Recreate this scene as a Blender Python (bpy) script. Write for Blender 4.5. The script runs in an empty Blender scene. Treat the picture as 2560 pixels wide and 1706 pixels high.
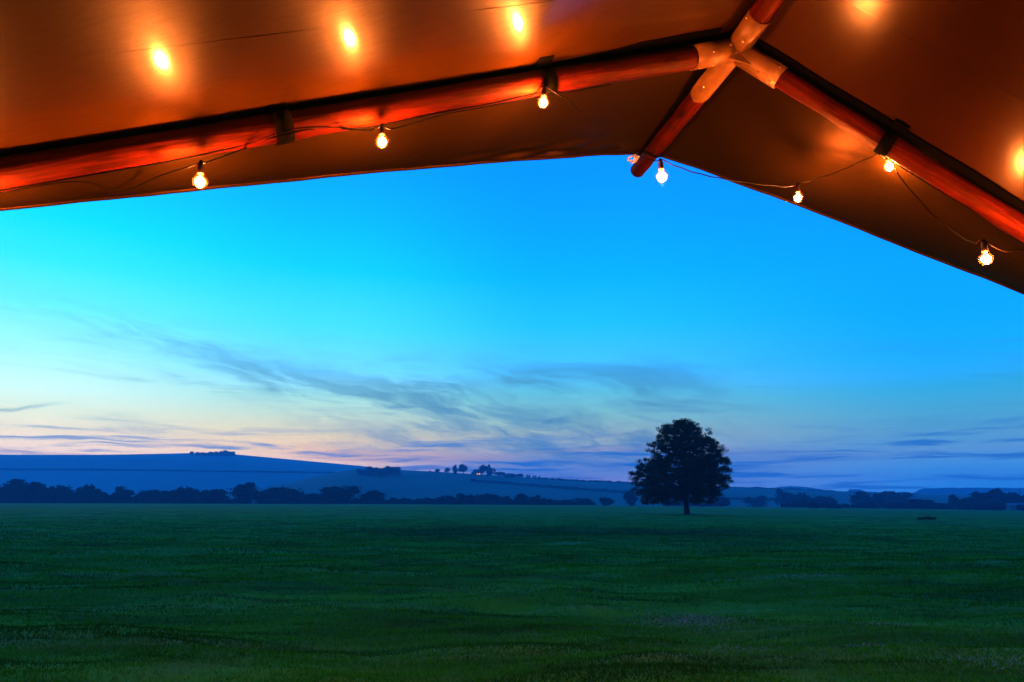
import bpy, math, random
import numpy as np
from mathutils import Vector, Matrix

random.seed(7); RNG = np.random.default_rng(7)
S = bpy.context.scene
COL = S.collection

# ------------------------------------------------------------------ camera
F0 = 2560 * 24 / 36.0
CX, CY = 1280.0, 853.0
PITCH = math.atan((1255 - 853) / F0)
EYE = Vector((0, 0, 1.65))
FW = Vector((0, math.cos(PITCH), math.sin(PITCH)))
UP = Vector((0, -math.sin(PITCH), math.cos(PITCH)))
RT = Vector((1, 0, 0))
cam = bpy.data.cameras.new("camera"); camo = bpy.data.objects.new("camera", cam); COL.objects.link(camo)
cam.lens = 24; cam.sensor_width = 36; cam.clip_start = 0.05; cam.clip_end = 30000
camo.location = EYE; camo.rotation_euler = (math.pi / 2 + PITCH, 0, 0)
S.camera = camo


def PD(u, v, d):           # point seen in direction (u, v) at camera depth d
    u, v, d = float(u), float(v), float(d)
    return EYE + d * (FW + (u - CX) / F0 * RT - (v - CY) / F0 * UP)


def PY(u, v, Y):           # point seen in direction (u, v) at world distance Y
    u, v, Y = float(u), float(v), float(Y)
    r = FW + (u - CX) / F0 * RT - (v - CY) / F0 * UP
    return EYE + r * (Y / r.y)


# ------------------------------------------------------------------ render settings
S.render.engine = 'CYCLES'
S.cycles.max_bounces = 6; S.cycles.diffuse_bounces = 3; S.cycles.glossy_bounces = 3
S.cycles.transmission_bounces = 3; S.cycles.transparent_max_bounces = 10; S.cycles.volume_bounces = 0
S.cycles.use_denoising = True
S.cycles.sample_clamp_indirect = 4.0
S.view_settings.view_transform = 'Standard'; S.view_settings.look = 'None'
S.view_settings.exposure = 0; S.view_settings.gamma = 1; S.view_settings.use_curve_mapping = False


def lin(c):
    return tuple(((x / 255) / 12.92 if x / 255 <= .04045 else ((x / 255 + .055) / 1.055) ** 2.4) for x in c)


class NT:
    """tiny node-graph helper"""
    def __init__(s, tree): s.t = tree; s.n = tree.nodes; s.l = tree.links
    def node(s, typ, **kw):
        n = s.n.new(typ)
        for k, v in kw.items(): setattr(n, k, v)
        return n
    def put(s, sock, v):
        if hasattr(v, 'node'): s.l.new(v, sock)
        else: sock.default_value = v
    def m(s, op, a, b=0.0, c=None, clamp=False):
        n = s.node('ShaderNodeMath', operation=op, use_clamp=clamp)
        s.put(n.inputs[0], a); s.put(n.inputs[1], b)
        if c is not None: s.put(n.inputs[2], c)
        return n.outputs[0]
    def vm(s, op, a, b):
        n = s.node('ShaderNodeVectorMath', operation=op)
        s.put(n.inputs[0], a); s.put(n.inputs[1], b)
        return n.outputs['Value'] if op in ('DOT_PRODUCT', 'LENGTH') else n.outputs[0]
    def ramp(s, fac, stops, interp='LINEAR'):
        n = s.node('ShaderNodeValToRGB'); s.put(n.inputs[0], fac)
        cr = n.color_ramp; cr.interpolation = interp
        while len(cr.elements) < len(stops): cr.elements.new(0.5)
        for e, (p, c) in zip(cr.elements, stops):
            e.position = p; e.color = (*c, 1) if len(c) == 3 else c
        return n.outputs[0]
    def mix(s, f, a, b, typ='MIX'):
        n = s.node('ShaderNodeMix', data_type='RGBA', blend_type=typ); n.clamp_factor = True
        s.put(n.inputs[0], f)
        s.put(n.inputs[6], a if hasattr(a, 'node') else (*a, 1)); s.put(n.inputs[7], b if hasattr(b, 'node') else (*b, 1))
        return n.outputs[2]
    def noise(s, vec, scale=1, detail=3, rough=.5, dist=0, dim='3D'):
        n = s.node('ShaderNodeTexNoise', noise_dimensions=dim)
        s.put(n.inputs['Vector'], vec)
        n.inputs['Scale'].default_value = scale; n.inputs['Detail'].default_value = detail
        n.inputs['Roughness'].default_value = rough; n.inputs['Distortion'].default_value = dist
        return n.outputs[0]
    def comb(s, x, y, z=0.0):
        n = s.node('ShaderNodeCombineXYZ'); s.put(n.inputs[0], x); s.put(n.inputs[1], y); s.put(n.inputs[2], z)
        return n.outputs[0]
    def sstep(s, x, a, b):
        n = s.node('ShaderNodeMapRange', interpolation_type='SMOOTHSTEP'); s.put(n.inputs[0], x)
        n.inputs[1].default_value = a; n.inputs[2].default_value = b
        return n.outputs[0]


# ------------------------------------------------------------------ dusk sky
SUN_AZ = -46.0        # degrees from +Y, where the afterglow sits
W = bpy.data.worlds.new("World"); S.world = W; W.use_nodes = True
W.node_tree.nodes.clear(); g = NT(W.node_tree)
gen = g.node('ShaderNodeTexCoord').outputs['Generated']
sep = g.node('ShaderNodeSeparateXYZ'); g.l.new(gen, sep.inputs[0])
X, Yy, Z = sep.outputs
el = g.m('MULTIPLY', g.m('ARCSINE', Z), 57.2958)
az = g.m('MULTIPLY', g.m('ARCTAN2', X, Yy), 57.2958)
hl = g.m('MAXIMUM', g.m('SQRT', g.m('ADD', g.m('MULTIPLY', X, X), g.m('MULTIPLY', Yy, Yy))), 1e-4)
sa = math.radians(SUN_AZ)
cosu = g.m('DIVIDE', g.m('ADD', g.m('MULTIPLY', X, math.sin(sa)), g.m('MULTIPLY', Yy, math.cos(sa))), hl)
uu = g.m('MULTIPLY', g.m('ARCCOSINE', g.m('MINIMUM', g.m('MAXIMUM', cosu, -1.0), 1.0)), 57.2958)
HI = [(34, (0, 145, 250)), (55, (0, 130, 245)), (90, (0, 120, 240))]
RAMPS = [
    (10, [(0, (195, 190, 220)), (2, (212, 200, 215)), (3.4, (232, 208, 205)), (4.6, (236, 222, 205)), (6.2, (222, 236, 218)), (7.8, (205, 250, 248)), (10.3, (165, 252, 255)),
          (13.5, (105, 246, 255)), (16.5, (50, 238, 255)), (19.5, (0, 228, 255)), (24, (0, 195, 255))] + HI),
    (30, [(0, (175, 165, 210)), (2.5, (208, 180, 190)), (4, (230, 198, 178)), (5.2, (224, 208, 180)), (6.8, (195, 220, 205)), (8.4, (160, 224, 225)), (10.3, (118, 226, 245)),
          (13.8, (72, 228, 255)), (18.5, (10, 212, 255)), (22.5, (0, 190, 255)), (27, (0, 165, 255))] + HI),
    (50, [(0, (115, 130, 215)), (2, (118, 147, 204)), (3.5, (138, 160, 192)), (5.4, (150, 175, 182)), (7, (128, 188, 198)), (8.8, (100, 196, 222)), (10.7, (72, 198, 240)),
          (14.5, (30, 195, 255)), (18.5, (0, 180, 255)), (22.5, (0, 164, 255)), (27, (0, 152, 255))] + HI),
    (80, [(0, (40, 138, 225)), (1.8, (45, 138, 220)), (3.2, (74, 142, 208)), (4.7, (80, 152, 202)), (6.2, (72, 162, 207)), (8, (46, 168, 224)), (10.5, (18, 172, 245)),
          (13.5, (0, 168, 252)), (17, (0, 164, 255)), (21, (0, 157, 255)), (26, (0, 148, 252))] + HI),
    (150, [(0, (35, 85, 165)), (4, (30, 90, 175)), (8, (10, 95, 190)), (14, (0, 100, 200)), (20, (0, 115, 225)), (26, (0, 120, 230)), (34, (0, 125, 238)), (55, (0, 125, 240)), (90, (0, 120, 240))]),
]

def boost(c):      # the photograph clips the blue of its sky; the real sky goes on above 1
    return (c[0], c[1], c[2] * (1 + .7 * min(1, max(0, (c[2] - .8) / .2)))) if c[0] < .35 else c


def clear(c, e, u):      # colour of the sky above the haze layer, from the colour seen through it
    T = max(.22, math.exp(-HAZE_D * min(HAZE_TOP / max(.004, math.sin(math.radians(e))), 3600)))
    L = (.003, .11, .49)
    return tuple(max(0, (a - (1 - T) * b) / T) for a, b in zip(c, L))


HAZE_D = 4.6e-4; HAZE_TOP = 130
elf = g.m('MULTIPLY', g.m('MAXIMUM', el, 0.0), 1 / 90.0)
elw = g.m('POWER', elf, 0.5)       # more room for the stops near the horizon
prev = None; prevu = None
for u0, st in RAMPS:
    c = g.ramp(elw, [(math.sqrt(e / 90.0), clear(boost(lin(c)), e, u0)) for e, c in st])
    if prev is None: prev = c
    else: prev = g.mix(g.sstep(uu, prevu, u0), prev, c)
    prevu = u0
sky = prev
# cirrus: a long band that sinks to the right, and thin bars near the skyline
warp = g.noise(g.comb(g.m('MULTIPLY', az, .075), g.m('MULTIPLY', el, .24)), 1.0, 4, .6)
wv = g.m('MULTIPLY', g.m('SUBTRACT', warp, .5), 4.6)
line = g.m('ADD', g.m('MULTIPLY', az, -.20), 5.9)
dl = g.m('SUBTRACT', el, line)
dlw = g.m('ADD', dl, wv)
bandw = g.m('DIVIDE', dlw, g.m('ADD', 1.6, g.m('MULTIPLY', g.sstep(az, -26, 0), 1.5)))
band = g.m('EXPONENT', g.m('MULTIPLY', g.m('MULTIPLY', bandw, bandw), -1.0))
n1 = g.noise(g.comb(g.m('MULTIPLY', az, .11), g.m('MULTIPLY', dlw, .62)), 1.0, 6, .62, .8)
amp = g.m('MULTIPLY', g.sstep(az, -44, -14), g.m('SUBTRACT', 1.0, g.sstep(az, 8, 26)))
cir = g.m('MULTIPLY', g.m('MULTIPLY', band, amp), g.sstep(n1, .37, .63))
n2 = g.noise(g.comb(g.m('MULTIPLY', az, .06), g.m('ADD', g.m('MULTIPLY', el, .75), g.m('MULTIPLY', az, .02))), 1.0, 5, .6, .6)
veil = g.m('MULTIPLY', g.m('MULTIPLY', g.sstep(n2, .50, .78), g.sstep(el, 3, 6)), g.m('SUBTRACT', 1.0, g.sstep(el, 9, 15)))
n3 = g.noise(g.comb(g.m('MULTIPLY', az, .085), g.m('ADD', g.m('MULTIPLY', el, 1.5), g.m('MULTIPLY', wv, .35))), 1.0, 5, .6, .35)
low = g.m('MULTIPLY', g.sstep(n3, .50, .63), g.m('SUBTRACT', 1.0, g.sstep(el, 3.9, 6.4)))
n4 = g.noise(g.comb(g.m('ADD', g.m('MULTIPLY', az, .06), 9.0), g.m('MULTIPLY', el, .9)), 1.0, 4, .55, .3)
pink = g.m('MULTIPLY', g.m('MULTIPLY', g.sstep(n4, .48, .62), g.m('SUBTRACT', 1.0, g.sstep(el, 3.2, 5.8))), g.m('SUBTRACT', .42, g.m('MULTIPLY', g.sstep(uu, 48, 70), .36)))
sky = g.mix(pink, sky, lin((250, 165, 120)))
cc = g.mix(g.sstep(uu, 20, 70), lin((95, 165, 185)), lin((62, 125, 168)))
sky = g.mix(g.m('MULTIPLY', cir, .8), sky, cc)
sky = g.mix(g.m('MULTIPLY', veil, .55), sky, cc)
n6 = g.noise(g.comb(g.m('MULTIPLY', az, .09), g.m('ADD', g.m('MULTIPLY', g.m('ADD', el, g.m('MULTIPLY', wv, .5)), .42), g.m('MULTIPLY', az, .07)), 3.3), 1.0, 6, .62, .7)
reg = g.m('MULTIPLY', g.m('MULTIPLY', g.sstep(az, -24, -8), g.m('SUBTRACT', 1.0, g.sstep(az, 10, 24))), g.m('MULTIPLY', g.sstep(el, 3.2, 5), g.m('SUBTRACT', 1.0, g.sstep(el, 9.5, 13))))
sky = g.mix(g.m('MULTIPLY', g.m('MULTIPLY', g.sstep(n6, .44, .64), reg), .6), sky, cc)
sky = g.mix(g.m('MULTIPLY', low, .85), sky, g.mix(g.sstep(uu, 20, 70), lin((70, 150, 215)), lin((35, 120, 205))))
bar = g.m('DIVIDE', g.m('SUBTRACT', g.m('ADD', el, g.m('MULTIPLY', wv, .18)), g.m('ADD', 2.7, g.m('MULTIPLY', az, .02))), 1.05)
bar = g.m('MULTIPLY', g.m('EXPONENT', g.m('MULTIPLY', g.m('MULTIPLY', bar, bar), -1.0)), g.m('MULTIPLY', g.sstep(az, -16, 1), g.m('SUBTRACT', 1.0, g.sstep(az, 12, 34))))
bar = g.m('MULTIPLY', bar, g.m('ADD', .55, g.m('MULTIPLY', g.sstep(n3, .42, .6), .45)))
sky = g.mix(bar, sky, lin((25, 115, 210)))
bl2 = g.m('DIVIDE', g.m('SUBTRACT', el, g.m('SUBTRACT', 2.55, g.m('MULTIPLY', g.m('ADD', az, 34), .05))), .42)
bl2 = g.m('MULTIPLY', g.m('EXPONENT', g.m('MULTIPLY', g.m('MULTIPLY', bl2, bl2), -1.0)), g.m('SUBTRACT', 1.0, g.sstep(az, -28, -19)))
sky = g.mix(g.m('MULTIPLY', bl2, .75), sky, lin((30, 175, 245)))
# a short contrail-like wisp low on the left
d5 = g.m('SUBTRACT', el, g.m('ADD', g.m('MULTIPLY', az, .23), 14.45))
d5 = g.m('ADD', d5, g.m('MULTIPLY', g.m('SUBTRACT', g.noise(g.comb(g.m('MULTIPLY', az, .9), 4.0), 1, 3), .5), .5))
w5 = g.m('EXPONENT', g.m('MULTIPLY', g.m('MULTIPLY', d5, d5), -60.0))
w5 = g.m('MULTIPLY', w5, g.m('MULTIPLY', g.sstep(az, -60, -40), g.m('SUBTRACT', 1.0, g.sstep(az, -36, -32.5))))
sky = g.mix(g.m('MULTIPLY', w5, .55), sky, lin((90, 165, 190)))
ns = g.node('ShaderNodeTexSky', sky_type='NISHITA'); ns.sun_disc = False
ns.sun_elevation = math.radians(.5); ns.sun_rotation = math.radians(SUN_AZ % 360); ns.altitude = 100
bg1 = g.node('ShaderNodeBackground'); g.l.new(sky, bg1.inputs[0]); bg1.inputs[1].default_value = 1.0
tint = g.mix(1.0, ns.outputs[0], (.1, .5, 1.0), 'MULTIPLY')
bg2 = g.node('ShaderNodeBackground'); g.l.new(tint, bg2.inputs[0]); bg2.inputs[1].default_value = .05
add = g.node('ShaderNodeAddShader'); g.l.new(bg1.outputs[0], add.inputs[0]); g.l.new(bg2.outputs[0], add.inputs[1])
wo = g.node('ShaderNodeOutputWorld'); g.l.new(add.outputs[0], wo.inputs[0])
W.cycles.sampling_method = 'MANUAL'; W.cycles.sample_map_resolution = 512

sl = bpy.data.lights.new("sun", 'SUN'); sl.energy = .02; sl.angle = math.radians(12); sl.color = (1, .75, .6)
so = bpy.data.objects.new("sun", sl); COL.objects.link(so)
sd = -Vector((math.sin(sa) * math.cos(.03), math.cos(sa) * math.cos(.03), math.sin(.03)))
so.rotation_euler = sd.to_track_quat('-Z', 'Y').to_euler()


# ------------------------------------------------------------------ materials
def mat(name):
    m = bpy.data.materials.new(name); m.use_nodes = True
    m.node_tree.nodes.clear(); g = NT(m.node_tree)
    return m, g


def out(g, sh, vol=None):
    o = g.node('ShaderNodeOutputMaterial')
    if sh is not None: g.l.new(sh, o.inputs[0])
    if vol is not None: g.l.new(vol, o.inputs[1])


def princ(g, base, rough=.6, metal=0.0, normal=None, spec=.5, **kw):
    p = g.node('ShaderNodeBsdfPrincipled')
    g.put(p.inputs['Base Color'], base if hasattr(base, 'node') else (*base, 1))
    g.put(p.inputs['Roughness'], rough); g.put(p.inputs['Metallic'], metal)
    p.inputs['Specular IOR Level'].default_value = spec
    if normal is not None: g.l.new(normal, p.inputs['Normal'])
    for k, v in kw.items(): g.put(p.inputs[k.replace('_', ' ')], v)
    return p.outputs[0]


def bump(g, h, strength, dist=.01):
    b = g.node('ShaderNodeBump'); g.put(b.inputs['Height'], h)
    b.inputs['Strength'].default_value = strength; b.inputs['Distance'].default_value = dist
    return b.outputs[0]


def lush(g, co, c):       # a darker, lusher strip of grass across the middle of the field
    sp = g.node('ShaderNodeSeparateXYZ'); g.l.new(co, sp.inputs[0]); nn = g.m('MULTIPLY', g.m('SUBTRACT', g.noise(co, .12, 3), .5), 14)
    k = g.m('DIVIDE', g.m('SUBTRACT', g.m('ADD', sp.outputs[1], nn), 39.0), 7.0)
    f = g.m('MULTIPLY', g.m('EXPONENT', g.m('MULTIPLY', g.m('MULTIPLY', k, k), -1.0)), g.m('MULTIPLY', g.sstep(sp.outputs[0], -14, -3), g.m('SUBTRACT', 1.0, g.sstep(sp.outputs[0], 9, 22))))
    return g.mix(g.m('MULTIPLY', f, .75), c, (.005, .038, .004))


def simple(name, base, rough=.7, metal=0.0, nscale=8.0, var=.25, bmp=.0, **kw):
    m, g = mat(name); co = g.node('ShaderNodeTexCoord').outputs['Object']
    n = g.noise(co, nscale, 4, .6)
    dark = tuple(c * (1 - var) for c in base); lite = tuple(min(1, c * (1 + var)) for c in base)
    c = g.mix(g.sstep(n, .3, .7), dark, lite)
    nm = bump(g, n, bmp) if bmp else None
    out(g, princ(g, c, rough, metal, nm, **kw)); return m


# canvas of the tent
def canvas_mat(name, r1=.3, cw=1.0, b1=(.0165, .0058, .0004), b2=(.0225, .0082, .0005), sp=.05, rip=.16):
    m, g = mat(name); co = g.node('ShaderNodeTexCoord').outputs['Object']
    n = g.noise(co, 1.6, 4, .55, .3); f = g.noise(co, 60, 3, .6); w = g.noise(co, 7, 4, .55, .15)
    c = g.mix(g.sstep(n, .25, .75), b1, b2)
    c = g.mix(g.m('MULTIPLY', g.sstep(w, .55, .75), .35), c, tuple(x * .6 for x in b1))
    mpp = g.node('ShaderNodeMapping'); g.l.new(co, mpp.inputs[0]); mpp.inputs['Scale'].default_value = (2.5, 26, 26)
    ri = g.noise(mpp.outputs[0], 1.0, 3, .55, .5)
    h = g.m('ADD', g.m('ADD', g.m('MULTIPLY', w, .30), g.m('MULTIPLY', f, .03)), g.m('MULTIPLY', ri, .95 * rip))
    nm = bump(g, h, .6, .010)
    p = princ(g, c, g.m('ADD', g.m('MULTIPLY', f, .12), .40), 0, nm, spec=sp, Specular_Tint=(1, .42, .10, 1),
              Coat_Weight=cw, Coat_Roughness=g.m('ADD', g.m('MULTIPLY', w, .05), r1 - .025), Coat_IOR=1.6)
    out(g, p); return m


M = {}
M['canvas'] = canvas_mat('tent_canvas', .112, .42)
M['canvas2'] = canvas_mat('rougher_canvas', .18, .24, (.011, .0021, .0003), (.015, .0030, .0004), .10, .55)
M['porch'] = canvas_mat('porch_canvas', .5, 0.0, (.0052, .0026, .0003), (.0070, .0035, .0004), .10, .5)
M['web'] = simple('black_webbing', (.0008, .0005, .0003), .95, nscale=60, bmp=.2, spec=.02)
M['steel'] = simple('galvanised_steel', (.14, .062, .015), .5, .15, nscale=14, var=.3, bmp=.08)
M['bolt'] = simple('bolt_steel', (.5, .3, .15), .25, .7, nscale=30)
M['rubber'] = simple('cable_rubber', (.0016, .0007, .0005), .8, nscale=40, spec=.03)
M['socket'] = simple('socket_plastic', (.014, .004, .0015), .7, nscale=40, spec=.1)
M['cord'] = simple('pale_cord', (.25, .28, .32), .6, nscale=40)
# pole wood: red-brown stained timber with grain and knots
m, g = mat('stained_wood'); co = g.node('ShaderNodeTexCoord').outputs['Object']
mp = g.node('ShaderNodeMapping'); g.l.new(co, mp.inputs[0]); mp.inputs['Scale'].default_value = (1, 1, .07)
gr = g.noise(mp.outputs[0], 55, 5, .6, .8); big = g.noise(co, 5, 3, .6)
vo = g.node('ShaderNodeTexVoronoi'); mp2 = g.node('ShaderNodeMapping'); g.l.new(co, mp2.inputs[0]); mp2.inputs['Scale'].default_value = (1, 1, .45)
g.l.new(mp2.outputs[0], vo.inputs[0]); vo.inputs['Scale'].default_value = 7
kn = g.m('SUBTRACT', 1.0, g.sstep(vo.outputs['Distance'], .08, .2))
c = g.mix(g.sstep(gr, .38, .62), (.020, .0011, .0003), (.050, .0030, .0005))
c = g.mix(g.m('MULTIPLY', g.sstep(big, .42, .66), .75), c, (.012, .0006, .0002))
c = g.mix(g.m('MULTIPLY', kn, .7), c, (.004, .0003, .0002))
out(g, princ(g, c, .6, 0, bump(g, g.m('ADD', gr, g.m('MULTIPLY', kn, .8)), .8, .006), spec=.14, Specular_Tint=(1, .35, .1, 1))); M['wood'] = m
# bulb parts
m, g = mat('bulb_filament'); e = g.node('ShaderNodeEmission'); e.inputs[0].default_value = (1, .235, .042, 1); e.inputs[1].default_value = 8600
out(g, e.outputs[0]); M['fil'] = m
m, g = mat('bulb_glass'); tr = g.node('ShaderNodeBsdfTransparent'); tr.inputs[0].default_value = (1, .9, .75, 1)
tl = g.node('ShaderNodeBsdfTranslucent'); tl.inputs[0].default_value = (1, .55, .12, 1)
gl = g.node('ShaderNodeBsdfGlossy'); gl.inputs['Roughness'].default_value = .08; gl.inputs[0].default_value = (.9, .9, .9, 1)
lw = g.node('ShaderNodeLayerWeight'); lw.inputs[0].default_value = .25
co = g.node('ShaderNodeTexCoord').outputs['Object']; nz = g.noise(co, 120, 2)
ms = g.node('ShaderNodeMixShader'); g.put(ms.inputs[0], g.m('ADD', .0003, g.m('MULTIPLY', lw.outputs['Facing'], .0016))); g.l.new(tr.outputs[0], ms.inputs[1]); g.l.new(tl.outputs[0], ms.inputs[2])
ms2 = g.node('ShaderNodeMixShader'); ms2.inputs[0].default_value = .03
g.l.new(ms.outputs[0], ms2.inputs[1]); g.l.new(gl.outputs[0], ms2.inputs[2]); out(g, ms2.outputs[0]); M['glass'] = m


def leaf_mat(name, a, b):
    m, g = mat(name); oi = g.node('ShaderNodeNewGeometry'); co = g.node('ShaderNodeTexCoord').outputs['Object']
    c = g.mix(oi.outputs['Random Per Island'], a, b)
    d = g.node('ShaderNodeBsdfDiffuse'); g.l.new(c, d.inputs[0])
    t = g.node('ShaderNodeBsdfTranslucent'); g.l.new(c, t.inputs[0])
    x = g.node('ShaderNodeMixShader'); x.inputs[0].default_value = .25; g.l.new(d.outputs[0], x.inputs[1]); g.l.new(t.outputs[0], x.inputs[2])
    out(g, x.outputs[0]); return m


M['leaf'] = leaf_mat('oak_leaves', (.010, .020, .004), (.030, .055, .010))
M['leaf2'] = leaf_mat('hedge_leaves', (.005, .010, .004), (.014, .026, .008))
M['bark'] = simple('bark', (.020, .014, .010), .9, nscale=3, bmp=.6)
M['brick'] = simple('farm_brick', (.18, .09, .06), .9, nscale=1)
M['roof'] = simple('roof_tile', (.07, .045, .04), .9, nscale=1)
M['pale'] = simple('pale_sheet', (.07, .10, .11), .7, nscale=1)
m, g = mat('lit_window'); e = g.node('ShaderNodeEmission'); e.inputs[0].default_value = (1, .35, .12, 1); e.inputs[1].default_value = 1.6
out(g, e.outputs[0]); M['litwin'] = m
# field grass
m, g = mat('field_grass'); co = g.node('ShaderNodeTexCoord').outputs['Object']
mp = g.node('ShaderNodeMapping'); g.l.new(co, mp.inputs[0]); mp.inputs['Scale'].default_value = (.30, 1, 1)
big = g.noise(mp.outputs[0], .045, 5, .62, .3); mid = g.noise(mp.outputs[0], .55, 5, .65, .4); fin = g.noise(co, 9, 4, .7)
mp3 = g.node('ShaderNodeMapping'); g.l.new(co, mp3.inputs[0]); mp3.inputs['Scale'].default_value = (.05, 1, 1); mp3.inputs['Rotation'].default_value = (0, 0, .04)
swa = g.noise(mp3.outputs[0], .8, 3, .6)
c = g.mix(g.sstep(mid, .3, .7), (.016, .085, .0022), (.050, .225, .008))
c = g.mix(g.m('MULTIPLY', g.sstep(big, .42, .68), .55), c, (.070, .160, .016))
c = g.mix(g.m('MULTIPLY', g.sstep(swa, .52, .66), .5), c, (.10, .19, .035))
c = g.mix(g.m('MULTIPLY', g.m('SUBTRACT', 1.0, g.sstep(mid, .22, .40)), .6), c, (.016, .045, .003))  # shade of the hollows put into the colour, darkest where the bump lies low
mp4 = g.node('ShaderNodeMapping'); g.l.new(co, mp4.inputs[0]); mp4.inputs['Scale'].default_value = (.035, 1, 1); mp4.inputs['Rotation'].default_value = (0, 0, -.03)
sw2 = g.noise(mp4.outputs[0], 1.6, 3, .6, .2)
c = g.mix(g.m('MULTIPLY', g.sstep(sw2, .52, .6), .55), c, (.012, .050, .002))
c = g.mix(g.m('MULTIPLY', g.sstep(fin, .55, .75), .35), c, (.10, .18, .03))
wn = g.noise(mp.outputs[0], .28, 5, .7, .6)
c = g.mix(g.m('MULTIPLY', g.m('MULTIPLY', g.sstep(wn, .57, .66), g.sstep(fin, .35, .6)), .7), c, (.10, .20, .07))
c = lush(g, co, c)
h = g.m('ADD', g.m('MULTIPLY', mid, .5), g.m('MULTIPLY', fin, .12))
out(g, princ(g, c, .9, 0, bump(g, h, .9, .16), spec=.05)); M['field'] = m
m, g = mat('grass_blade'); ge = g.node('ShaderNodeNewGeometry'); co = g.node('ShaderNodeTexCoord').outputs['Object']
pn = g.noise(co, .5, 4, .6)
c = g.mix(ge.outputs['Random Per Island'], (.013, .115, .0022), (.038, .265, .010))
mpb = g.node('ShaderNodeMapping'); g.l.new(co, mpb.inputs[0]); mpb.inputs['Scale'].default_value = (.25, 1, 1)
pb = g.noise(mpb.outputs[0], 1.1, 4, .65, .4)
c = g.mix(g.m('MULTIPLY', g.sstep(pb, .46, .60), .75), c, (.008, .034, .002))  # dark patches in the blade colour stand in for shade among the lumps
c = g.mix(g.m('MULTIPLY', g.sstep(pn, .55, .7), .6), c, (.10, .24, .07))
c = lush(g, co, c)
d = g.node('ShaderNodeBsdfDiffuse'); g.l.new(c, d.inputs[0]); t = g.node('ShaderNodeBsdfTranslucent'); g.l.new(c, t.inputs[0])
x = g.node('ShaderNodeMixShader'); x.inputs[0].default_value = .3; g.l.new(d.outputs[0], x.inputs[1]); g.l.new(t.outputs[0], x.inputs[2])
out(g, x.outputs[0]); M['blade'] = m
m, g = mat('straw_blade'); ge = g.node('ShaderNodeNewGeometry')
c = g.mix(ge.outputs['Random Per Island'], (.06, .17, .09), (.13, .30, .18))
out(g, princ(g, c, .9)); M['straw'] = m


def hill_mat(name, a, b, sc):
    m, g = mat(name); co = g.node('ShaderNodeTexCoord').outputs['Object']
    n = g.noise(co, sc, 4, .55, .4)
    v = g.node('ShaderNodeTexVoronoi'); g.l.new(co, v.inputs[0]); v.inputs['Scale'].default_value = sc * .6
    c = g.mix(g.sstep(n, .3, .7), a, b); c = g.mix(.35, c, g.mix(v.outputs['Color'], a, b))
    out(g, princ(g, c, .95, spec=.1)); return m


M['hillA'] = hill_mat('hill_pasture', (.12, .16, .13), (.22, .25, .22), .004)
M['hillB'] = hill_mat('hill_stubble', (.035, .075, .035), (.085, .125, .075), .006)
M['hillC'] = hill_mat('far_wood', (.03, .055, .04), (.05, .07, .05), .01)


# ------------------------------------------------------------------ mesh helpers
def mesh(name, v, f, m, parent=None, smooth=False):
    me = bpy.data.meshes.new(name)
    if isinstance(f, np.ndarray):
        v = np.asarray(v, dtype=np.float32); k = f.shape[1]
        me.vertices.add(len(v)); me.vertices.foreach_set('co', v.ravel())
        me.loops.add(f.size); me.loops.foreach_set('vertex_index', f.astype(np.int32).ravel())
        me.polygons.add(len(f)); me.polygons.foreach_set('loop_start', np.arange(0, f.size, k, dtype=np.int32))
        me.update(calc_edges=True)
    else:
        me.from_pydata([tuple(p) for p in v], [], f)
    me.materials.append(m)
    if smooth: me.polygons.foreach_set('use_smooth', [True] * len(me.polygons))
    me.update()
    o = bpy.data.objects.new(name, me); COL.objects.link(o)
    if parent: o.parent = parent
    return o


def empty(name, loc, rot=None):
    o = bpy.data.objects.new(name, None); COL.objects.link(o); o.location = loc
    if rot is not None: o.rotation_euler = rot
    return o


def tag(o, label=None, cat=None, group=None, kind=None):
    if label: o['label'] = label
    if cat: o['category'] = cat
    if group: o['group'] = group
    if kind: o['kind'] = kind
    return o


def frame(d):
    d = d.normalized(); a = Vector((0, 0, 1)) if abs(d.z) < .9 else Vector((1, 0, 0))
    x = d.cross(a).normalized(); return x, x.cross(d).normalized()


def tube(pts, rads, n=12, caps=True, closed_inner=None):
    V = []; Fc = []; pts = [Vector(p) for p in pts]
    if not hasattr(rads, '__len__'): rads = [rads] * len(pts)
    x = None
    for i, p in enumerate(pts):
        d = (pts[min(i + 1, len(pts) - 1)] - pts[max(i - 1, 0)]).normalized()
        if x is None: x, y = frame(d)
        else:
            x = (x - d * x.dot(d)).normalized(); y = d.cross(x)
        for k in range(n):
            a = 2 * math.pi * k / n; V.append(p + (x * math.cos(a) + y * math.sin(a)) * rads[i])
    for i in range(len(pts) - 1):
        for k in range(n): Fc.append((i * n + k, i * n + (k + 1) % n, (i + 1) * n + (k + 1) % n, (i + 1) * n + k))
    if caps:
        Fc.append(tuple(range(n))[::-1]); Fc.append(tuple((len(pts) - 1) * n + k for k in range(n)))
    return V, Fc


def join(parts):
    V = []; Fc = []
    for v, f in parts:
        o = len(V); V += list(v); Fc += [tuple(i + o for i in q) for q in f]
    return V, Fc


def lathe(prof, n=16):      # about z
    V = []; Fc = []
    for r, z in prof:
        for k in range(n):
            a = 2 * math.pi * k / n; V.append(Vector((r * math.cos(a), r * math.sin(a), z)))
    for i in range(len(prof) - 1):
        for k in range(n): Fc.append((i * n + k, i * n + (k + 1) % n, (i + 1) * n + (k + 1) % n, (i + 1) * n + k))
    Fc.append(tuple(range(n))[::-1]); Fc.append(tuple((len(prof) - 1) * n + k for k in range(n)))
    return V, Fc


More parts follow.
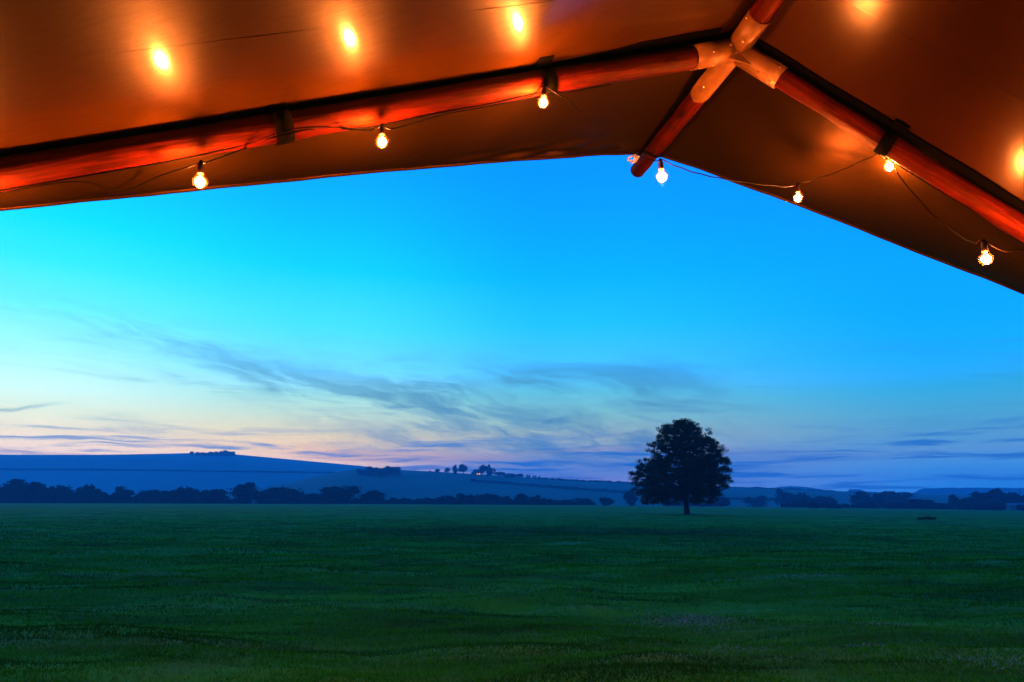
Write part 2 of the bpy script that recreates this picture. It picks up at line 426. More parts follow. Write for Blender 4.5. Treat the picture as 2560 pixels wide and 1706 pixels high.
def spline(pts, k=8):
    P = [Vector(p) for p in pts]; P = [P[0] * 2 - P[1]] + P + [P[-1] * 2 - P[-2]]; o = []
    for i in range(1, len(P) - 2):
        for j in range(k):
            t = j / k; a, b, c, d = P[i - 1:i + 3]
            o.append(.5 * ((2 * b) + (c - a) * t + (2 * a - 5 * b + 4 * c - d) * t * t + (3 * b - a - 3 * c + d) * t ** 3))
    o.append(P[-2]); return o


def hash2(i, j, s=0):
    n = (i * 374761393 + j * 668265263 + s * 1442695041).astype(np.int64)
    n = (n ^ (n >> 13)) * 1274126177; n = n ^ (n >> 16)
    return (n & 0xFFFF) / 65535.0


def vnoise(x, y, s=0, oct=1):
    t = 0; a = 1; tot = 0
    for o in range(oct):
        xi = np.floor(x).astype(np.int64); yi = np.floor(y).astype(np.int64); fx = x - xi; fy = y - yi
        fx = fx * fx * (3 - 2 * fx); fy = fy * fy * (3 - 2 * fy)
        v = (hash2(xi, yi, s + o) * (1 - fx) + hash2(xi + 1, yi, s + o) * fx) * (1 - fy) + (hash2(xi, yi + 1, s + o) * (1 - fx) + hash2(xi + 1, yi + 1, s + o) * fx) * fy
        t = t + v * a; tot += a; a *= .5; x = x * 2.03 + 7.1; y = y * 2.03 + 3.7
    return t / tot - .5


# ------------------------------------------------------------------ ground
def gz(x, y):
    x = np.asarray(x, float); y = np.asarray(y, float); r = np.hypot(x, y) + 1e-6
    k = np.minimum(1, 430 / r)
    xx = x * k
    sp = np.log1p(np.exp(np.clip(xx / 12.0, -30, 30))) * 12.0
    sn = np.minimum(xx, 0)
    z = -.0115 * (sp - 8.3) * (r > 0) * np.clip(r / 60, 0, 1) - .003 * sn
    z = z + .5 * vnoise(x / 45, y / 30, 5, 2) * np.clip((r - 15) / 60, 0, 1) * np.clip((r) / 200, .2, 1)
    z = z - 3.0 * np.clip((r - 470) / 200, 0, 1)
    fade = np.clip(1.6 - r / 110, 0, 1) * np.clip(r / 5, 0, 1)
    z = z + fade * (.34 * vnoise(x / 2.6, y / 1.3, 11, 3) + .14 * vnoise(x / 1.5, y / .42, 21, 3))
    return z


azs = np.radians(np.concatenate([np.linspace(-180, -60, 25)[:-1], np.linspace(-60, 60, 620), np.linspace(60, 180, 25)[1:-1]]))
rs = np.concatenate([[.4, 1.5, 3.0, 4.5], np.geomspace(5.5, 130, 480), np.geomspace(134, 3500, 100)])
A, Rr = np.meshgrid(azs, rs)
gx, gy = Rr * np.sin(A), Rr * np.cos(A); gzv = gz(gx, gy)
nc, nr = len(azs), len(rs)
idx = np.arange(nc * nr).reshape(nr, nc)
q = np.stack([idx[:-1], np.roll(idx, -1, 1)[:-1], np.roll(idx, -1, 1)[1:], idx[1:]], -1).reshape(-1, 4)
o = mesh('field', np.stack([gx, gy, gzv], -1).reshape(-1, 3), q, M['field'], smooth=True); tag(o, kind='structure')


def blades(name, n, r0, r1, w, h, m, patches=None, seed=1, wscale=True):
    rg = np.random.default_rng(seed)
    if patches is None:
        r = np.sqrt(rg.uniform(0, 1, n)) * (r1 - r0) * .0 + (r0 * (r1 / r0) ** rg.uniform(0, 1, n)); a = np.radians(rg.uniform(-41, 41, n))
        x = r * np.sin(a); y = r * np.cos(a)
        # tussocks: keep more where the lumps stand
        keep = (vnoise(x / 1.5, y / .42, 21, 3) + .5 * vnoise(x / 3, y / 2, 31, 2) > rg.uniform(-.5, .12, n)) & (rg.uniform(0, 1, n) < np.clip((82 - r) / 60, 0, 1))
        x, y, r = x[keep], y[keep], r[keep]
    else:
        xs, ys = [], []
        for (px, py, sx, sy, c) in patches:
            xs.append(rg.normal(px, sx, c)); ys.append(rg.normal(py, sy, c))
        x = np.concatenate(xs); y = np.concatenate(ys); r = np.hypot(x, y)
    n = len(x); z = gz(x, y) - .004
    s = np.clip(r / 12, 1, 5) if wscale else np.ones(n)
    ww = w * s * rg.uniform(.6, 1.4, n); hh = h * rg.uniform(.5, 1.3, n) * np.clip(s, 1, 1.6)
    th = rg.uniform(0, 2 * np.pi, n); lx = rg.normal(0, .55, n) * hh; ly = rg.normal(0, .55, n) * hh
    dx, dy = np.cos(th) * ww / 2, np.sin(th) * ww / 2
    V = np.empty((n, 3, 3)); V[:, 0] = np.stack([x - dx, y - dy, z], -1); V[:, 1] = np.stack([x + dx, y + dy, z], -1)
    V[:, 2] = np.stack([x + lx, y + ly, z + hh], -1)
    o = mesh(name, V.reshape(-1, 3), np.arange(n * 3).reshape(n, 3), m); return o


o = blades('meadow_grass', 640000, 6.2, 82, .012, .040, M['blade'])
tag(o, 'short green mown grass covering the near part of the field', 'grass', kind='stuff')
pp = []
for (u, v, w_, h_, c) in [(1745, 1540, .42, .45, 3200), (2190, 1550, .45, .10, 700), (1960, 1450, 1.0, .2, 600), (2200, 1620, .45, .10, 500), (760, 1500, .8, .12, 350), (1830, 1630, .35, .12, 500), (2470, 1660, .3, .1, 350), (1280, 1700, .4, .06, 500), (40, 1437, 1.6, .2, 450), (1400, 1470, 1.6, .15, 300), (1500, 1400, 2.2, .25, 350)]:
    r = FW + (u - CX) / F0 * RT - (v - CY) / F0 * UP; t = -1.62 / r.z; pp.append((r.x * t, r.y * t, w_, h_, c))
o = blades('dry_cuttings', 0, 0, 0, .012, .03, M['straw'], pp, 5)
tag(o, 'pale dry grass cuttings lying in patches on the green field', 'cuttings', kind='stuff')


# ------------------------------------------------------------------ hills
def prof(pts):
    xs = [p[0] for p in pts]; ys = [p[1] for p in pts]
    return lambda u: float(np.interp(u, xs, ys))


class Hill:
    def __init__(s, name, D, D0, pts, m, rough=0, seed=0, back=.35, step=8, u0=-1200, u1=3700):
        s.D, s.D0, s.pr, s.rough, s.seed = D, D0, prof(pts), rough, seed
        us = np.arange(u0, u1 + step, step); ts = np.concatenate([np.linspace(0, 1, 28), 1 + back * np.linspace(.1, 1, 7)])
        V = [s.pt(u, t) for t in ts for u in us]; n = len(us)
        Fc = [(j * n + i, j * n + i + 1, (j + 1) * n + i + 1, (j + 1) * n + i) for j in range(len(ts) - 1) for i in range(n - 1)]
        o = mesh(name, V, Fc, m, smooth=True); tag(o, kind='structure')

    def pt(s, u, t):
        r = PY(u, s.pr(u), s.D); ztop = r.z - EYE.z
        if s.rough: ztop += s.rough * float(vnoise(np.array(u / 9.0), np.array(0.), s.seed, 3)) * 2
        Y = s.D0 + (s.D - s.D0) * t; ax = r.x / s.D
        if t <= 1: k = math.sin(t * math.pi / 2) ** 1.25
        else: k = max(0, 1 - ((t - 1) / .35) ** 2 * 1.1)
        return Vector((ax * Y, Y, -4 + (ztop + 4) * k + 1.65 * k))

    def at(s, u, v):      # surface point of this hill seen in direction (u, v)
        best = None
        for t in np.linspace(0, 1, 300):
            p = s.pt(u, t); q = p - EYE; vv = CY - F0 * q.dot(UP) / q.dot(FW)
            if vv <= v: return p
            best = p
        return best


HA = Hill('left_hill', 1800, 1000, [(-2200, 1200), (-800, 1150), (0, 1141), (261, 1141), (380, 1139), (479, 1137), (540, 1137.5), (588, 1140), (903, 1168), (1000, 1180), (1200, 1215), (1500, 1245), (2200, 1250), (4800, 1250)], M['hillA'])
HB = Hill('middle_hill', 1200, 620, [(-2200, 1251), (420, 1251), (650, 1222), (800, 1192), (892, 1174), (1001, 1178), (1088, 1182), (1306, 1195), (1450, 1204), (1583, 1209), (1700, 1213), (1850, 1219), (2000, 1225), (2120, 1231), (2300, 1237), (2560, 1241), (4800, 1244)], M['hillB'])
HC = Hill('far_hill', 2200, 1600, [(-2200, 1250), (1500, 1240), (1800, 1228), (1900, 1224), (1940, 1219), (1975, 1216), (2010, 1218), (2050, 1224), (2080, 1230), (2118, 1231), (2124, 1223), (2150, 1224), (2168, 1231), (2285, 1232), (2305, 1222), (2330, 1221), (2450, 1219.5), (2700, 1222), (3400, 1235), (4800, 1245)], M['hillC'], rough=2.0, seed=3, step=4)


# ------------------------------------------------------------------ vegetation
ICO = None


def leafmesh(name, blobs, nleaf, size, seed, m, core=.72, aspect=.7, shell=.5):
    """leaf-sized faces through a set of ellipsoid blobs ((cx,cy,cz),(rx,ry,rz)); core: rough lump inside each blob"""
    rg = np.random.default_rng(seed); C = []; vol = np.array([b[1][0] * b[1][1] * b[1][2] for b in blobs]) ** .67; vol /= vol.sum()
    for b, w in zip(blobs, vol):
        k = max(3, int(nleaf * w)); d = rg.normal(size=(k, 3)); d /= np.linalg.norm(d, axis=1)[:, None]
        rad = (shell + (1 - shell) * rg.uniform(0, 1, k) ** .6)[:, None] * (1 + .12 * rg.normal(size=(k, 1)))
        C.append(np.array(b[0]) + d * rad * np.array(b[1]))
    C = np.concatenate(C); n = len(C)
    t1 = rg.normal(size=(n, 3)); t1 /= np.linalg.norm(t1, axis=1)[:, None]; t2 = np.cross(t1, rg.normal(size=(n, 3))); t2 /= np.linalg.norm(t2, axis=1)[:, None]
    sz = size * rg.uniform(.55, 1.35, n)[:, None]; t1 *= sz; t2 *= sz * aspect
    V = np.stack([C - t1, C - t2 * .9, C + t1, C + t2 * .9], 1).reshape(-1, 3); Fq = np.arange(n * 4).reshape(n, 4)
    if core:
        for b in blobs:
            th = np.linspace(0, np.pi, 6); ph = np.linspace(0, 2 * np.pi, 9)[:-1]
            P = np.array([[np.sin(t) * np.cos(p), np.sin(t) * np.sin(p), np.cos(t)] for t in th for p in ph])
            P = P * core * (1 + .12 * rg.normal(size=(len(P), 1))) * np.array(b[1]) + np.array(b[0])
            o = len(V); V = np.concatenate([V, P])
            i = np.arange(48).reshape(6, 8); qq = np.stack([i[:-1], np.roll(i, -1, 1)[:-1], np.roll(i, -1, 1)[1:], i[1:]], -1).reshape(-1, 4) + o
            Fq = np.concatenate([Fq, qq])
    me = mesh(name, V, Fq, m); return me


def proto(seed, kind):
    """unit tree: 1 high, 1 wide, at the origin; returns crown and trunk meshes"""
    rg = random.Random(seed); bl = []
    if kind == 'round':
        bl.append(((0, 0, .56), (.33, .33, .33)))
        for k in range(9):
            a = rg.uniform(0, 6.28); e = rg.uniform(-.5, 1.2); R_ = .27
            bl.append(((math.cos(a) * R_ * math.cos(e), math.sin(a) * R_ * math.cos(e), .54 + .25 * math.sin(e)), (rg.uniform(.13, .23),) * 2 + (rg.uniform(.12, .2),)))
    elif kind == 'dome':
        bl.append(((0, 0, .38), (.40, .36, .42)))
        for k in range(10):
            a = rg.uniform(0, 6.28); z = rg.uniform(.12, .82); w = .36 * math.sqrt(max(.05, 1 - (z - .3) ** 2 * 2.6))
            bl.append(((math.cos(a) * w, math.sin(a) * w, z), (rg.uniform(.12, .2),) * 2 + (rg.uniform(.10, .17),)))
    elif kind == 'bushy':
        for k in range(11):
            x = -.38 + .76 * k / 10; h = .55 + .35 * math.cos(x * 3) * rg.uniform(.7, 1.15); w = rg.uniform(.13, .2)
            bl.append(((x, rg.uniform(-.15, .15), h * .5), (w, w, h * .5)))
        bl.append(((0, 0, .3), (.42, .3, .3)))
    elif kind == 'tall':
        for k in range(9):
            z = .15 + .75 * k / 8; w = .45 * math.sin(math.pi * (.12 + .8 * z)) * rg.uniform(.7, 1.1)
            bl.append(((rg.uniform(-.1, .1), rg.uniform(-.1, .1), z), (w, w, .16)))
    elif kind == 'poplar':
        for k in range(8):
            z = .12 + .8 * k / 7; w = .5 * math.sin(math.pi * (.1 + .8 * z)); bl.append(((0, 0, z), (w, w, .12)))
    elif kind == 'open':
        for k in range(12):
            a = rg.uniform(0, 6.28); r_ = rg.uniform(.1, .38); bl.append(((math.cos(a) * r_, math.sin(a) * r_, rg.uniform(.35, .92)), (.1, .1, .07)))
    c = leafmesh('crown', bl, 620, .045 if kind != 'poplar' else .06, seed, M['leaf2'], core=.8 if kind != 'open' else 0, shell=.75)
    tv = tube([(0, 0, -.03), (.01, 0, .2), (0, .01, .5), (.01, 0, .75)], [.035, .026, .018, .008], 7)
    bs = [tube([(0, 0, .3), (.2 * math.cos(a), .2 * math.sin(a), .58)], [.012, .005], 5) for a in (.4, 2.2, 4.1)]
    t = mesh('trunk', *join([tv] + bs), M['bark'])
    for o in (c, t): COL.objects.unlink(o)
    return c, t


PROT = {k: [proto(s, k) for s in ss] for k, ss in {'round': (1, 2, 3), 'bushy': (4, 5, 6), 'tall': (7, 8), 'dome': (11, 12, 13, 14), 'poplar': (9,), 'open': (10,)}.items()}
used = {k: 0 for k in PROT}


def tree(u, top, w, D, kind, label, group, cat='tree', name=None, base=None, hill=None):
    if hill is not None: p = hill.at(u, base)
    else:
        p = PY(u, 1256, D); p.z = float(gz(p.x, p.y))
    ztop = PY(u, top, p.y).z; h = max(.6, ztop - p.z); ww = w * p.y / F0 * (1.08 if hill else 1.2)
    h *= .95 if not hill else 1.0
    root = empty(name or {'poplar': 'poplar_tree', 'bushy': 'hedge_shrub'}.get(kind, 'tree'), p, (0, 0, random.uniform(-.5, .5) + (math.pi if random.random() < .5 else 0)))
    pr = PROT[kind][used[kind] % len(PROT[kind])]; used[kind] += 1
    for src in pr:
        c = src.copy(); COL.objects.link(c); c.parent = root; c.scale = (ww, ww, h / .97)
    tag(root, label, cat, group); return root


GH = 'trees and shrubs along the hedge at the far edge of the field'
L = [
    (12, 1207, 62, 405, 'bushy', 'low dark shrub cut off by the left edge of the photo, at the field edge'),
    (58, 1194, 88, 410, 'dome', 'broad domed hedge tree, tallest at the far left, above the thick low hedge'),
    (139, 1204, 72, 405, 'bushy', 'flat-topped wide hedge tree right of the broad domed one at far left'),
    (212, 1205, 68, 410, 'bushy', 'slanting-topped hedge tree with a gap of hill on its right side'),
    (259, 1226, 26, 400, 'bushy', 'tiny low shrub in the gap before the lone round tree at left'),
    (306, 1209, 44, 402, 'dome', 'lone small round tree under the left end of the hilltop copse'),
    (390, 1218, 98, 408, 'bushy', 'long low hump of hedge right of the lone small round tree'),
    (463, 1211, 82, 405, 'bushy', 'peaked hedge tree directly below the left end of the hilltop copse'),
    (534, 1215, 64, 400, 'dome', 'dark rounded hedge tree directly below the hilltop copse'),
    (612, 1207, 78, 410, 'tall', 'hedge tree with two small tips, right of the hilltop copse'),
    (700, 1211, 104, 405, 'bushy', 'widest flat hedge mass in the left half, blurred dark'),
    (782, 1228, 58, 405, 'bushy', 'low sagging stretch of hedge left of the big bulging tree'),
    (850, 1205, 88, 400, 'dome', 'big bulging dark tree below the wood on the slope'),
    (932, 1226, 72, 415, 'tall', 'pointed hedge tree just right of the big bulging tree'),
    (1010, 1245, 48, 415, 'bushy', 'low flat shrub right of the pointed hedge tree'),
    (1052, 1244, 32, 415, 'bushy', 'small mound shrub, left of a low pair below the farm trees'),
    (1083, 1246, 24, 415, 'bushy', 'smallest mound shrub of the low pair below the farm trees'),
    (1116, 1235, 46, 412, 'bushy', 'square-topped shrub below the left farm trees'),
    (1162, 1232, 46, 412, 'dome', 'rounded shrub directly below the farm trees'),
    (1217, 1230, 70, 412, 'bushy', 'wide blurred shrub mass below the lit farmhouse'),
    (1266, 1240, 27, 412, 'tall', 'narrow dark shrub right of the mass below the farmhouse'),
    (1303, 1234, 42, 412, 'tall', 'steeply rising shrub below the row of poplars'),
    (1337, 1234, 30, 412, 'dome', 'small upright oval tree just right of the poplars, at the field edge'),
    (1372, 1253, 46, 412, 'bushy', 'very low strip of shrub right of the upright oval tree'),
    (1415, 1247, 40, 412, 'bushy', 'low shrub joined to a rounder one, left of the open gap'),
    (1456, 1241, 40, 412, 'dome', 'round bush at the end of the hedge, before the open gap'),
    (1515, 1239, 33, 415, 'dome', 'detached round bush standing alone in the open gap'),
    (1576, 1224, 36, 420, 'tall', 'upright bush half hidden by the left side of the big oak'),
    (1681, 1238, 44, 420, 'bushy', 'shrub seen under the oak crown, left of its trunk'),
    (1752, 1247, 52, 420, 'bushy', 'low shrub seen under the oak crown, right of its trunk'),
    (1800, 1236, 44, 430, 'bushy', 'shrub below the right edge of the oak crown'),
    (1893, 1237, 54, 600, 'dome', 'faint hazy dome of a tree, first right of the oak'),
    (1961, 1215, 42, 620, 'dome', 'hazy domed tree touching the skyline, right of the oak'),
    (2005, 1226, 48, 560, 'bushy', 'hazy shrub mass beside the domed skyline tree'),
    (2052, 1233, 60, 540, 'bushy', 'broad hazy shrub mass above two small dark bushes'),
    (2032, 1259, 24, 400, 'bushy', 'left one of two small dark bushes on the field edge'),
    (2082, 1257, 38, 395, 'bushy', 'right and wider one of two small dark bushes on the field edge'),
    (2155, 1229, 56, 520, 'tall', 'ragged hazy tree left of the big hazy dome'),
    (2194, 1234, 38, 520, 'tall', 'narrow hazy tree next to the big hazy dome'),
    (2238, 1217, 72, 600, 'dome', 'big hazy dome of a tree standing on the skyline at right'),
    (2250, 1254, 66, 420, 'bushy', 'low strip of shrub beneath the big hazy dome'),
    (2303, 1242, 60, 430, 'dome', 'medium dark bush between the hazy dome and the right-hand wood'),
    (2357, 1257, 38, 410, 'bushy', 'low dark bush left of the right-hand wood'),
    (2384, 1236, 28, 450, 'tall', 'slender tree at the left end of the right-hand wood'),
    (2424, 1239, 52, 440, 'bushy', 'lower shoulder of the right-hand wood'),
    (2474, 1220, 74, 470, 'dome', 'leftmost big tree of the dark wood at far right'),
    (2492, 1213, 34, 640, 'dome', 'pale tree top peeping over the dark wood at far right'),
    (2532, 1221, 76, 465, 'bushy', 'rightmost tree of the dark wood, at the right edge of the photo'),
    (2440, 1255, 64, 380, 'bushy', 'darkest low bush in front of the right-hand wood, left half'),
    (2488, 1254, 52, 378, 'bushy', 'darkest low bush in front of the right-hand wood, beside the pale barn'),
    (2554, 1258, 26, 370, 'dome', 'round bush in front of the pale barn at the right edge'),
]
for a in L:
    tree(a[0], a[1], a[2], a[3], a[4], a[5], GH, 'shrub' if a[4] == 'bushy' and 'tree' not in a[5] else 'tree')
GC = 'trees of the hilltop copse'
for u, t, w, lb in [(479, 1127, 10, 'small detached tree at the left end of the hilltop copse'), (496, 1130, 16, 'second tree of the hilltop copse, next to the detached one'), (511, 1130, 18, 'low tree in the left half of the hilltop copse'),
                    (527, 1128.5, 20, 'tree in the middle of the hilltop copse'), (543, 1128, 18, 'tree just right of the middle of the hilltop copse'), (556, 1126, 18, 'tall tree left of the highest crown of the hilltop copse'),
                    (568, 1124.5, 20, 'highest crown of the hilltop copse'), (580, 1127, 16, 'end tree of the hilltop copse on its right')]:
    tree(u, t, w, 0, 'dome', lb, GC, base=HA.pr(u) + 2, hill=HA)
GW = 'trees of the wood on the slope'
for u, t, w, b, lb in [(905, 1171, 34, 1188, 'sloping left shoulder tree of the wood below the skyline'), (932, 1166, 40, 1190, 'left crown of the wood on the slope'), (960, 1163, 40, 1192, 'middle crown of the wood on the slope'), (988, 1163, 34, 1190, 'squared right-hand crown of the wood on the slope')]:
    tree(u, t, w, 0, 'dome', lb, GW, base=b, hill=HB)
GF = 'trees round the farm on the ridge'
for u, t, w, k, lb in [(1075, 1177, 9, 'open', 'tiny ragged bush at the left end of the farm ridge'), (1094, 1172, 14, 'round', 'small bush left of the farm trees on the ridge'), (1118, 1169, 18, 'round', 'small round tree standing clear on the farm ridge'),
                       (1137, 1164, 16, 'tall', 'slim tree leaning on the big twin-crowned farm tree'), (1158, 1160, 32, 'round', 'big twin-crowned tree left of the farmhouse'),
                       (1208, 1160, 22, 'round', 'tall round tree rising behind the farmhouse roof'), (1222, 1163, 20, 'tall', 'tree right of the one behind the farmhouse roof'), (1234, 1170, 18, 'open', 'thin feathery tree at the right end of the farm trees'),
                       (1250, 1179, 32, 'round', 'low dome of trees right of the farm'), (1275, 1182, 28, 'bushy', 'low trees second right of the farm'), (1298, 1184, 30, 'round', 'low dark tree left of the poplars'),
                       (1318, 1187, 4.5, 'poplar', 'leftmost pin-shaped poplar on the ridge'), (1323.5, 1187, 4.5, 'poplar', 'second pin-shaped poplar, paired with the leftmost'), (1333.5, 1189, 4.5, 'poplar', 'third pin-shaped poplar, after a gap'),
                       (1339, 1189, 4.5, 'poplar', 'fourth pin-shaped poplar, close to the third'), (1348, 1191, 6, 'poplar', 'stubby last poplar of the row on the ridge')]:
    tree(u, t, w, 0, k, lb, GF, base=HB.pr(u) + 1.5, hill=HB)


def treeline(name, hill, pts, hpx, seed, label, cat='hedge', step=6, kind='stuff', var=.6):
    """continuous hedge or row of trees draped on a hill along image-traced way points"""
    rg = random.Random(seed); bl = []
    us = np.arange(pts[0][0], pts[-1][0], step); pr = prof(pts)
    for u in us:
        p = hill.at(u, pr(u)); s = p.y / F0; h = hpx * s * rg.uniform(1 - var, 1 + var); w = step * s * 1.0
        bl.append(((p.x, p.y, p.z + h * .4), (w, w, h * .6)))
    o = leafmesh(name, bl, len(bl) * 14, hpx * .35 * hill.D / F0, seed, M['leaf2'], core=.85, shell=.8)
    return tag(o, label, cat, kind=kind)


treeline('hedgerow', HA, [(-300, 1172), (0, 1175), (240, 1176), (480, 1179), (860, 1184)], 3.2, 1, 'dark hedge line crossing the big left hill halfway up', var=.3)
treeline('hedgerow', HB, [(1180, 1204), (1300, 1213), (1400, 1222), (1600, 1236)], 5, 2, 'dark hedge line slanting down the middle hill below the farm', var=.35)
treeline('hedgerow', HB, [(1810, 1249), (1900, 1251), (2000, 1254)], 5, 7, 'dark hedge strip on the lower slope right of the oak', var=.3)
treeline('tree_line', HB, [(1346, HB.pr(1346)), (1450, HB.pr(1450)), (1590, HB.pr(1590))], 3.6, 3, 'even row of small trees along the ridge left of the oak', 'tree row', step=5, var=.5)
treeline('tree_line', HB, [(1835, HB.pr(1835)), (2000, HB.pr(2000)), (2300, HB.pr(2300))], 1.8, 4, 'sparse low bumps of trees along the ridge right of the oak', 'tree row', step=9, var=.9)
# thick low hedge at the left field edge: one clipped mass
bl = []
for u in np.arange(-260, 600, 7):
    p = PY(u, 1256, 398); z = float(gz(p.x, p.y)); h = (19 - max(0, u - 250) * .022) * 398 / F0 * random.uniform(.92, 1.08)
    bl.append(((p.x, p.y, z + h * .42), (2.0, 1.5, h * .58)))
o = leafmesh('field_hedge', bl, 4200, .6, 8, M['leaf2'], core=.9, shell=.85)
tag(o, 'thick level dark hedge along the left part of the field edge', 'hedge', kind='stuff')
bl = []
for u in np.arange(590, 1480, 7):
    p = PY(u, 1256, 405); z = float(gz(p.x, p.y)); h = 13 * 405 / F0 * random.uniform(.5, 1.3)
    bl.append(((p.x, p.y, z + h * .4), (2.6, 1.5, h * .6)))
o = leafmesh('field_hedge', bl, 4200, .5, 9, M['leaf2'], core=.85, shell=.85)
tag(o, 'thin low scrub filling in between the hedge trees in the middle', 'hedge', kind='stuff')

bl = []
for u in np.arange(1960, 2520, 7):
    if 2180 < u < 2225: continue
    p = PY(u, 1256, 440); z = float(gz(p.x, p.y)); h = 13 * 440 / F0 * random.uniform(.5, 1.3)
    bl.append(((p.x, p.y, z + h * .4), (2.6, 1.5, h * .6)))
o = leafmesh('field_hedge', bl, 4000, .5, 10, M['leaf2'], core=.85, shell=.85)
tag(o, 'ragged dark hedge closing the field on the right, under the hazy trees', 'hedge', kind='stuff')

# the big oak
TB = PY(1718, 1287, 101); TB.z = float(gz(TB.x, TB.y)) - .05
oak = empty('oak_tree', TB); oak.scale = (.985, .985, .972); tag(oak, 'big lone oak with dense dark crown standing in the field', 'tree')
K = .01155
OUT = [(1250, 380, 1330), (1200, 340, 1400), (1100, 245, 1410), (980, 235, 1500), (880, 228, 1530), (800, 290, 1530), (680, 375, 1495), (600, 465, 1440), (500, 485, 1415), (400, 553, 1335), (260, 640, 1215), (200, 755, 1110), (158, 890, 1010)]
OUT = [((1385 - y) * K, (l - 930) * K, (r - 930) * K) for y, l, r in OUT]
hz_ = np.array([o_[0] for o_ in OUT]); hl_ = np.array([o_[1] for o_ in OUT]); hr_ = np.array([o_[2] for o_ in OUT])
rg = np.random.default_rng(12)
clumps = []
tries = 0
while len(clumps) < 1650 and tries < 200000:
    tries += 1
    z = rg.uniform(1.7, 14.15); l = np.interp(z, hz_, hl_); r = np.interp(z, hz_, hr_); c = (l + r) / 2; w = (r - l) / 2
    if rg.uniform() > (w / 7.5) ** 1.6 + .05: continue
    a = rg.uniform(0, 2 * np.pi); rr = math.sqrt(rg.uniform(.02, 1))
    x = c + math.cos(a) * rr * (w - .38); y = math.sin(a) * rr * w * .92
    if z < 2.9 and rr < .35: continue
    # lower skirts hang ragged
    if z < 2.9 and vnoise(np.array(x / 1.3), np.array(y / 1.3), 77, 2) < -.02: continue
    hol = vnoise(np.array(x / 1.0 + z * .55), np.array(z / .8 + y * .5), 55, 2)
    if hol < -.18 and rr < .97: continue
    clumps.append((x, y, z))
# hand-set sprays that break the outline
for (zx, zy) in [(240, 870), (235, 925), (255, 850), (1515, 810), (1490, 690), (1440, 570), (1245, 300), (1250, 350), (625, 285), (485, 490), (475, 560), (370, 700), (345, 770), (1500, 960), (1470, 1010), (1450, 1030), (1430, 960), (1370, 980), (400, 1230), (370, 1200), (510, 1210), (720, 1140), (1200, 1220), (1290, 1220), (1330, 1180), (1010, 1180), (1350, 430), (1415, 520)]:
    clumps.append(((zx - 930) * K, rg.uniform(-1.5, 1.5), (1385 - zy) * K))
cl = np.array(clumps)
P = []
for c in cl:
    k = int(rg.integers(60, 100)); R_ = rg.uniform(.34, .60); d = rg.normal(size=(k, 3)); d /= np.linalg.norm(d, axis=1)[:, None]
    P.append(c + d * (rg.uniform(0, 1, (k, 1)) ** .5) * R_ * np.array([1.15, 1.15, .72]))
P = np.concatenate(P); n = len(P)
t1 = rg.normal(size=(n, 3)); t1 /= np.linalg.norm(t1, axis=1)[:, None]; t2 = np.cross(t1, rg.normal(size=(n, 3))); t2 /= np.linalg.norm(t2, axis=1)[:, None]
sz = rg.uniform(.055, .12, n)[:, None]; t1 *= sz; t2 *= sz * .7
V = np.stack([P - t1, P - t2, P + t1, P + t2], 1).reshape(-1, 3)
mesh('crown', V, np.arange(n * 4).reshape(n, 4), M['leaf'], oak)
bp = [tube(spline([(0, 0, -.15), (0, 0, .25), (-.04, 0, 1.0), (-.10, 0, 2.2), (-.05, .05, 4.0), (0, .1, 6.5), (.05, 0, 9), (.1, 0, 12)], 5), list(np.interp(np.linspace(0, 1, 36), [0, .05, .14, .3, .45, .6, .8, 1], [.82, .60, .45, .42, .40, .30, .18, .05])), 12)]
for k in range(7):
    a = k * .9; bp.append(tube([(0, 0, .45), (math.cos(a) * .55, math.sin(a) * .5, .06), (math.cos(a) * 1.0, math.sin(a) * .9, -.1)], [.28, .16, .05], 7))
for k in range(46):
    a = k * 2.399; z0 = 2.1 + k * .2; l = np.interp(z0 + 1, hz_, hl_); r = np.interp(z0 + 1, hz_, hr_); w = (r - l) / 2 * .85; c = (l + r) / 2
    e = Vector((c + math.cos(a) * w, math.sin(a) * w * .9, z0 + random.uniform(.4, 2.2)))
    mdl = Vector((e.x * .5, e.y * .5, z0 + random.uniform(.2, .9)))
    bp.append(tube(spline([(0, 0, z0), mdl, e], 4), list(np.interp(np.linspace(0, 1, 9), [0, 1], [.17, .02])), 6))
    for j in range(2):
        e2 = e.lerp(mdl, .5) + Vector((random.uniform(-1.3, 1.3), random.uniform(-1.3, 1.3), random.uniform(.2, 1.4)))
        bp.append(tube([mdl.lerp(e, .4), e2], [.06, .015], 5))
mesh('trunk', *join(bp), M['bark'], oak, smooth=True)
# dark mounded earth and leaf litter round its foot
v, f = lathe([(1.9, -.12), (1.5, .02), (.9, .14), (.3, .22)], 20)
v = [Vector((p.x * 1.35 + .5, p.y, p.z + .04 * math.sin(p.x * 5))) for p in v]
o = mesh('earth_mound', v, f, M['bark'], oak, smooth=True)

# brush heap on the right of the field
HP = PY(2318, 1309, 84); HP.z = float(gz(HP.x, HP.y))
hp = empty('brush_heap', HP); hp.scale = (.9, .9, .8); tag(hp, 'dark low heap of cut branches lying on the field, right of the oak', 'brush heap')
bs = []
rg2 = random.Random(3)
for k in range(46):
    x = rg2.uniform(-1.0, 1.0); l = rg2.uniform(.4, .9); a = rg2.uniform(-.5, .5); z = rg2.uniform(.02, .32) * (1.2 - abs(x - .25)) * (1.2 if x > 0 else .8)
    bs.append(tube([(x - l / 2, rg2.uniform(-.25, .25), z), (x + l / 2 * math.cos(a), rg2.uniform(-.25, .25), z + .12 * math.sin(a))], [.035, .018], 5))
mesh('branches', *join(bs), M['bark'], hp)
c = leafmesh('leaves', [((x, 0, .12), (.3, .3, .16)) for x in (-.9, -.5, -.1, .3, .7, 1.0)], 500, .06, 4, M['leaf'], core=.8); c.parent = hp

